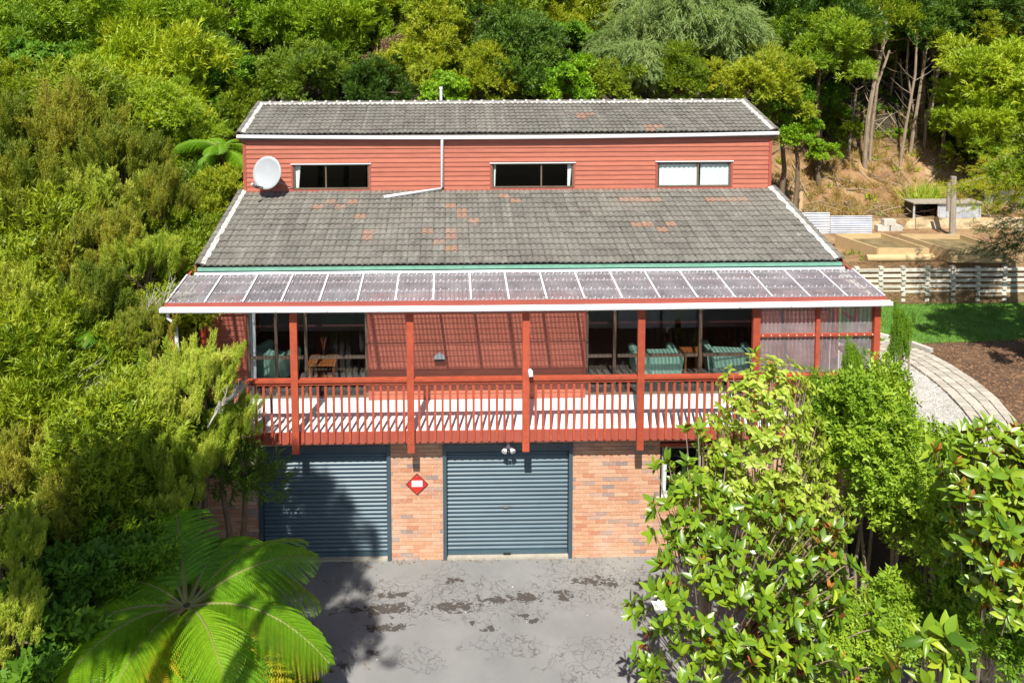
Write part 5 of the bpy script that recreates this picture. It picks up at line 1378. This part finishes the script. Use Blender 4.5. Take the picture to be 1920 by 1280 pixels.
for i, (px, py, y, s, k, lab) in enumerate([(400, 430, 4.5, .6, 'kan1', 'dark shrub in the gap beside the lower roof'), (350, 500, 2.6, .7, 'kan0', 'dark shrub under the lower roof edge'), (30, 450, 3.5, 1.2, 'kan2', 'dark shrub behind the left manuka'),
                                       (410, 360, 6.5, .6, 'bro0', 'dark broadleaf shrub in the shade beside the upper wall'), (330, 620, 1.2, .7, 'kan0', 'shaded shrub behind the white downpipe'), (230, 430, 4.4, 1.0, 'kan0', 'dark shrub between the left manuka bushes'),
                                       (120, 740, -.6, 1.0, 'kan0', 'dark shrub behind the grey dead twigs'), (60, 600, .9, 1.0, 'kan1', 'dark shrub low at the left edge'), (290, 880, -1.2, .8, 'kan2', 'dark shrub in the shade of the lime manuka'), (130, 330, 4.8, 1.1, 'kan1', 'dark shrub behind the olive manuka'), (370, 400, 5.0, .6, 'kan2', 'dark shrub under the hanging fern frond'), (180, 960, -2.4, .8, 'kan1', 'dark shrub behind the lower lime manuka'), (60, 1180, -4.6, .8, 'bro1', 'dark green shrub in the shade left of the tree fern'), (230, 1060, -3.6, .55, 'bro0', 'dark leafy shrub under the manuka by the fern'), (540, 1290, -4.2, .28, 'bro1', 'small leafy shrub under the right fern fronds')]):
    tree(k, px, py, y, s, lab, name='shrub', cat='bush', group='shaded shrubs left of the house')
# grey dead branches
def dead(px0, py0, px1, py1, y, lab, seed, n=26):
    rnd = random.Random(seed); A_ = pt(px0, py0, y=y); B_ = pt(px1, py1, y=y); t = thing('dead_branch', lab, 'dead branch', A_, 'grey dead branches in the manuka')
    v = B_-A_; b = MB(); main = [v*(k/6)+Vector((0, 0, .1*math.sin(k*.6))) for k in range(7)]; b.tube(main, [.018-.002*k for k in range(7)], 6, False); b.build('branch', M['twig'], t)
    b = MB()
    for k in range(n):
        u = rnd.uniform(.15, 1); a = v*u+Vector((0, 0, .1*math.sin(u*3.6))); l_ = v.length*rnd.uniform(.15, .4)
        d_ = (v.normalized()+Vector((rnd.uniform(-.5, .5), rnd.uniform(-.6, .6), rnd.uniform(-.3, .8)))).normalized(); e = a+d_*l_
        b.tube([a, a.lerp(e, .5)+Vector((0, 0, .03)), e], [.009, .006, .003], 4, False)
        for j in range(5):
            a2 = a.lerp(e, rnd.uniform(.3, .9)); e2 = a2+(d_+Vector((rnd.uniform(-.7, .7), rnd.uniform(-.6, .6), rnd.uniform(-.5, .7)))).normalized()*l_*.5; b.tube([a2, e2], [.005, .002], 4, False)
    b.build('twigs', M['twig'], t, kind='stuff')
dead(-20, 800, 175, 740, -1.6, 'fan of grey dead twigs at the left edge of the photo', 4, 44)
dead(390, 800, 450, 735, -1.95, 'grey dead twigs inside the lime manuka', 5, 20)
dead(215, 690, 320, 560, -.2, 'dead branch left of the white downpipe', 6, 26)

# tree ferns
def frond_mesh(L_, seed, mat, arch=.35, droop=.75):
    rng = np.random.default_rng(seed); V = []; TN = []; n = 30
    def cur(t): return np.array([L_*t*(1-.12*t), 0, L_*(arch*t-droop*t*t)])
    for i in range(n):
        t = .12+.86*i/(n-1); p = cur(t); tg = cur(min(1, t+.02))-p if t < .98 else p-cur(t-.02); tg /= np.linalg.norm(tg)
        pl_ = L_*.27*(math.sin(math.pi*min(1, (t*.93+.06))**.85)**.8)+.02; up_ = np.array([-tg[2], 0, tg[0]])
        for s in (-1, 1):
            dirp = np.array([0, s, 0])*.86+tg*.5+rng.normal(0, .04, 3); dirp /= np.linalg.norm(dirp); k = 22
            for j in range(k):
                u = (j+.4)/k; q = p+dirp*pl_*u+np.array([0, 0, -.38*pl_*u*u]); wl_ = (.030+pl_*.035)*(1-u)**.5+.003
                for s2 in (-1, 1):
                    dd = np.cross(dirp, up_)*s2*.85+dirp*.45; dd /= np.linalg.norm(dd); e = q+dd*wl_+np.array([0, 0, -.012])
                    wdt = pl_/k*.48
                    V.append([q-dirp*wdt, q+dirp*wdt, e]); TN.append(t)
    V = np.array(V); me = soup('frond', V, 3, np.clip((np.array(TN)**1.4*.75+.12 if mat == L['fern_yellow'] else .2)+rng.uniform(0, .5, len(V)), 0, 1), mat)
    return me
def rachis_mesh(L_, arch, droop):
    b = MB(); b.tube([(L_*t*(1-.12*t), 0, L_*(arch*t-droop*t*t)-.006) for t in np.linspace(0, 1, 9)], [.014-.0012*k for k in range(9)], 5, False); return b.mesh('midrib', M['midrib'])
FR = [(frond_mesh(1.0, s, L['fern'], a, d_), rachis_mesh(1.0, a, d_), frond_mesh(1.0, s, L['fern_yellow'], a, d_)) for s, a, d_ in ((1, .36, .52), (2, .25, .48), (3, .48, .62))]
def fern(px, py, y, Lf, n, lab, yellow=(), zmul=1, seed=0, tilt=0.):
    rnd = random.Random(seed); c = pt(px, py, y=y); g = min(hgt(c.x, y), c.z-.4); t = thing('tree_fern', lab, 'tree fern', (c.x, y, g), 'tree ferns'); h = c.z-g
    b = MB(); b.tube([(0, 0, -.1), (.03, 0, h*.5), (0, 0, h)], [.12, .09, .08], 9)
    for k in range(50):
        a = rnd.uniform(0, 6.28); z_ = rnd.uniform(0, h); b.tube([(.08*math.cos(a), .08*math.sin(a), z_), (.14*math.cos(a), .14*math.sin(a), z_-.1)], .008, 4, False)
    b.build('trunk', M['fernbark'], t)
    for i in range(n):
        me, rc_, my = FR[i % 3]; a = 2*math.pi*i/n+rnd.uniform(-.2, .2); lay = i % 3; s = Lf*rnd.uniform(.72, 1.1)*(1, .9, 1.05)[lay]
        pitch = R((14, -16, 0)[lay]+rnd.uniform(-9, 9)+tilt)
        yl = i in yellow
        o = link('frond', my if yl else me, t, (.05*math.cos(a), .05*math.sin(a), h-(.08 if lay == 0 else 0)), (rnd.uniform(-.35, .35), pitch, a), (s, s, s))
        if yl: o['label'] = 'yellowing frond'
        link('midrib', rc_, o)
fern(350, 1135, -4.4, 2.25, 23, 'large tree fern arching over the driveway at the bottom left', (21, 17, 0), seed=3)
fern(415, 275, 5.6, 1.15, 14, 'tree fern beside the left end of the upper wall', (), seed=4)
fern(130, 1150, -4.2, 1.1, 14, 'smaller shaded tree fern in the bottom left', (), seed=5)
fern(85, 190, 10.5, 1.0, 11, 'lime tree fern crown among the trees at upper left', (), seed=6)
fern(520, 150, 12.0, .9, 11, 'small tree fern just above the left ridge end', (), seed=7)
fern(170, 620, -.4, .8, 10, 'little fern hidden among the manuka at left', (), seed=8)

# large-leaf plants --------------------------------------------------
def bigleaf(l_, w_, mat, cup=.12, droop=.10, seg=5):
    b = MB(); vs = []
    for i in range(seg+1):
        t = i/seg; wd = w_*math.sin(math.pi*min(1, t*.96+.02)**.85)/2+.001
        for s in (-1, 0, 1): vs.append((s*wd, l_*t, cup*wd*abs(s)*2.2-droop*l_*t*t))
    fs = []
    for i in range(seg):
        for s in (0, 1): a = i*3+s; fs.append((a, a+1, a+4, a+3))
    b.add(vs, fs); return b, vs, fs
def leafplant(name, lab, cat, ctr_list, y, l_, w_, mat1, matn, ntips, per, seed, flowers=0, bark='bark_pale', ri=(1, 1), droop=.1, down=0, redtips=.12, group=None, nobj=300, stemr=.03, pyramid=False):
    """ctr_list: photo ellipses (px,py,rx_px,rz_px,y) that the crown fills"""
    rnd = random.Random(seed); c0 = pt(ctr_list[0][0], ctr_list[0][1], y=ctr_list[0][4]); g = hgt(c0.x, y) if y > -3 else 0.
    t = thing(name, lab, cat, (c0.x, y, g), group); O = Vector((c0.x, y, g))
    mb_, vs, fs = bigleaf(l_, w_, None, droop=droop); me = mb_.mesh('leaf', L[mat1], True)
    me2 = bigleaf(l_, w_*.8, None, cup=.35, droop=droop+.25)[0].mesh('leaf', L[mat1], True)
    tips = []
    tot = sum(e[2]*e[3] for e in ctr_list)
    for (px, py, rx, rz_, yy) in ctr_list:
        c = pt(px, py, y=yy); sc_ = abs(pt(px+100, py, y=yy).x-c.x)/100; RX, RZ = rx*sc_, rz_*sc_
        for k in range(int(ntips*rx*rz_/tot)):
            while True:
                u = Vector((rnd.gauss(0, 1), rnd.gauss(0, 1), rnd.gauss(0, 1))).normalized()
                if u.z > -.7 and (u.y < .45): break
            r_ = rnd.uniform(.35, 1.02)**.7
            tips.append((c+Vector((u.x*RX*r_, u.y*min(RX, 1.0)*.8*r_, u.z*RZ*r_)), u))
    br = MB(); root = Vector((0, 0, 0)); st_ = MB(); rows__ = []
    for tp_, u in tips:
        e = tp_-O; a = Vector((e.x*.25, e.y*.25, max(.1, e.z*.45))); a = e+(a-e)*min(1, .42/max(.1, (a-e).length)); br.tube([a, a.lerp(e, .6)+Vector((0, 0, .02)), e], [.009, .007, .005], 5, False)
        axis = (u*.8+Vector((0, -.15, .55-down))).normalized(); side_ = axis.orthogonal().normalized()
        tone0 = rnd.random()
        for k in range(per):
            an = k*2.399+rnd.uniform(-.3, .3); q = Matrix.Rotation(an, 3, axis); sd = q @ side_; el = rnd.uniform(.15, .75)*(1-k/per*.3)+(.5*k/per)
            dr = (sd*math.cos(el)+axis*math.sin(el)+Vector((0, 0, -down*.5))).normalized()
            up = (axis-dr*axis.dot(dr)).normalized(); xx = dr.cross(up)
            m3 = Matrix((xx, dr, up)).transposed().to_4x4(); m3.translation = e+axis*(k*.010); s_ = rnd.uniform(.5, 1.2); m3 = m3 @ Matrix.Rotation(rnd.uniform(-.5, .5), 4, 'Y') @ Matrix.Rotation(rnd.uniform(-.35, .25), 4, 'X'); rows__.append((m3 @ Matrix.Scale(s_, 4), e))
    # nearest first as separate leaves
    order = sorted(range(len(rows__)), key=lambda i: (rows__[i][1].y+rnd.uniform(-.35, .35)))
    for n_, i in enumerate(order):
        m3, e = rows__[i]
        if n_ < nobj:
            o = link('leaf', me if rnd.random() < .6 else me2, t); o.matrix_local = m3
        else: st_.add([m3 @ Vector(v) for v in vs], fs, rnd.uniform(.02, 1))
    if st_.v: st_.build('foliage', L[matn], t, smooth=True, kind='stuff')
    # main stems
    for k in range(5):
        tp_, u = tips[rnd.randrange(len(tips))]; e = (tp_-O)*.7; br.tube([(rnd.uniform(-.08, .08), rnd.uniform(-.08, .08), -.1), (e.x*.2, e.y*.2, e.z*.45), e], [stemr, stemr*.8, stemr*.35], 6, False)
    br.build('trunk', M[bark], t)
    if redtips:
        rm_ = MB()
        for tp_, u in tips:
            if rnd.random() < redtips:
                e = tp_-O
                for k in range(4):
                    an = k*1.57+rnd.uniform(0, 1); d_ = Vector((math.cos(an)*.5, math.sin(an)*.5-.2, .9)).normalized(); up = Vector((-math.cos(an), -math.sin(an), .5)); up = (up-d_*up.dot(d_)).normalized(); xx = d_.cross(up)
                    m3 = Matrix((xx, d_, up)).transposed().to_4x4(); m3.translation = e; rm_.add([m3 @ (Vector(v)*.75) for v in vs], fs, rnd.random()+.01)
        if rm_.v: rm_.build('young_leaves', L['rust'], t, kind='stuff', label='rust red young leaves')
    return t, tips, O
L['rust'] = leaf_mat('rusty_young_leaves', [(.40, .12, .03), (.50, .20, .05), (.30, .09, .03)], .35, .4)
def flower(px, py, y, lab, r_=.09):
    c = pt(px, py, y=y); t = thing('magnolia_flower', lab, 'flower', c, 'white magnolia flowers')
    for k in range(8):
        b, vs, fs = bigleaf(r_*1.3, r_*.95, None, cup=.5, droop=-.35, seg=4); o = b.build('petal', M['petal'], t, smooth=True)
        a = k*math.pi/4; o.rotation_euler = (R(25 if k % 2 else 50), 0, a)
    MB().tube([(0, 0, 0), (0, 0, r_*.5)], [r_*.2, r_*.1], 8).build('centre', L['yellowgreen1'], t)
M['petal'] = pmat('white_petal', (.86, .86, .80), (.78, .78, .70), 5, .5)
leafplant('magnolia', 'glossy magnolia with a white flower at the bottom beside the driveway', 'magnolia', [(1345, 1150, 175, 130, -4.0), (1430, 1050, 170, 110, -3.9), (1500, 1200, 170, 120, -4.1), (1300, 960, 80, 150, -3.4), (1350, 1290, 180, 90, -4.6)], -3.6,
          .168, .07, 'magnolia1', 'magnolia', 430, 9, 5, group='magnolias by the driveway')
flower(1236, 1150, -5.0, 'large white flower at the left side of the lower magnolia', .11)
flower(1412, 1040, -4.6, 'small white flower in the lower magnolia', .04)
leafplant('magnolia', 'magnolia with rusty leaf backs at the right edge', 'magnolia', [(1870, 880, 105, 75, -4.6), (1895, 970, 105, 130, -4.8), (1800, 850, 45, 35, -4.4), (1905, 1070, 80, 120, -5.0)], -4.4,
          .185, .078, 'magnolia1', 'magnolia', 240, 9, 6, redtips=.3, group='magnolias by the driveway')
leafplant('magnolia', 'small magnolia sprig with very large leaves at the bottom right', 'magnolia', [(1745, 1185, 60, 40, -5.6), (1730, 1250, 70, 50, -5.6)], -5.2,
          .25, .11, 'magnolia1', 'magnolia', 12, 9, 8, redtips=0, group='magnolias by the driveway')
leafplant('magnolia', 'slender magnolia shoot in front of the ground floor window', 'magnolia', [(1335, 850, 28, 55, -3.0), (1420, 700, 30, 35, -2.2)], -2.6,
          .16, .06, 'magnolia1', 'magnolia', 16, 8, 9, redtips=.5, group='magnolias by the driveway')
leafplant('leafy_tree', 'yellow green small tree in front of the right glass doors', 'tree', [(1440, 770, 95, 100, -2.6), (1430, 850, 120, 110, -2.8), (1370, 960, 110, 110, -3.1), (1480, 940, 110, 90, -2.8)], -2.7,
          .11, .060, 'yellowgreen1', 'yellowgreen', 640, 8, 7, redtips=.0, droop=.3, down=.45, stemr=.04)
for args in [
 ('sma0', 1615, 850, -2.6, .88, 'dense small leaved green tree in front of the verandah end', 4),
 ('sma1', 1570, 770, -2.4, .62, 'upper crown of a small leaved tree before the clear screen', 2),
 ('sma1', 1690, 650, -1.9, .20, 'thin leafy shoots reaching the right verandah post', 2, .75),
 ('sma1', 1600, 700, -2.0, .20, 'slim leafy shoot in front of the side screen of the verandah', 2, .6),
 ('sma0', 1760, 1010, -3.3, .95, 'small leaved shrub below the right hand magnolia', 3),
 ('sma1', 1590, 1210, -4.1, .85, 'low small leaved shrub in the bottom right centre', 3),
 ('sma1', 1850, 1190, -4.3, .95, 'small leaved shrub in the bottom right corner', 3),
 ('sma1', 1690, 1180, -3.6, .8, 'small leaved shrub in the middle of the bottom right', 3),
 ('sma1', 1500, 1010, -2.4, .8, 'shaded small leaved shrub behind the lower magnolia', 3),
 ('sma1', 1760, 960, -2.8, .7, 'small leaved shrub beside the gravel at the right', 3)]:
    tree(*args[:6], name='leafy_shrub', cat='bush', stems=args[6], sz=args[7] if len(args) > 7 else None, bark='bark_pale', tr=.03, group='small leaved shrubs by the driveway')
# trees just outside the picture whose shade falls on the lawn, the mulch and the driveway
def tree_at(key, x, y, z, s, label, sz=None):
    q = proj((x, y, z)) if (Vector((x, y, z))-CP).dot(FW) > .1 else None
    me, C = CR[key]; g = hgt(x, y); t = thing('tree', label, 'tree', (x, y, g), 'trees beside the picture'); link('crown', me, t, (0, 0, z-g), (0, 0, 1.), (s, s, sz or s))
    MB().tube([(0, 0, -.1), (.1, 0, (z-g)*.5), (0, 0, z-g)], [.14, .1, .05], 8).build('trunk', M['bark'], t)
tree_at('kan1', 11.4, 1.4, 7.0, .72, 'tall tree standing right of the picture, shading the lawn')
tree_at('kan2', 13.4, 1.5, 7.2, .8, 'tall tree farther right of the picture, shading the lawn')
tree_at('kan0', 12.3, -.4, 5.8, .8, 'lower tree right of the picture, shading the mulch bed')
tree_at('kab1', -6.6, -9.5, 11.0, .95, 'tall tree left of the viewpoint, shading the driveway', .30)
tree_at('kan0', -5.55, -9.5, 13.0, .50, 'slim upright tree left of the viewpoint, shading the left roller door', .80)
tree_at('kan1', -4.7, -9.8, 11.0, .38, 'slim tree close to the viewpoint on its left', .3)
# litter on the driveway edges
rng = np.random.default_rng(55); n_ = 420
lx = np.where(rng.random(n_) < .5, rng.uniform(-4.2, -2.6, n_), rng.uniform(1.2, 3.6, n_)); ly = rng.uniform(-2.6, -.02, n_)
k2 = rng.random(n_) < .3; ly[k2] = -rng.uniform(.0, .14, k2.sum()); lx[k2] = rng.uniform(-4.8, 3, k2.sum())
p = np.column_stack([lx, ly, np.full(n_, .024)]); a = rng.uniform(0, 6.28, n_); d = np.column_stack([np.cos(a), np.sin(a), rng.uniform(-.1, .35, n_)])
V = leaf_quad(p, unit(d), rng.uniform(.025, .07, n_)[:, None], .022, rng, np.tile([0, 0, 1.], (n_, 1)))
o = link('fallen_leaves', soup('fallen_leaves', V, 4, rng.uniform(0, 1, n_), L['litter'])); setp(o, 'scattered brown and yellow fallen leaves on the grey driveway', 'leaf litter', None, 'stuff')
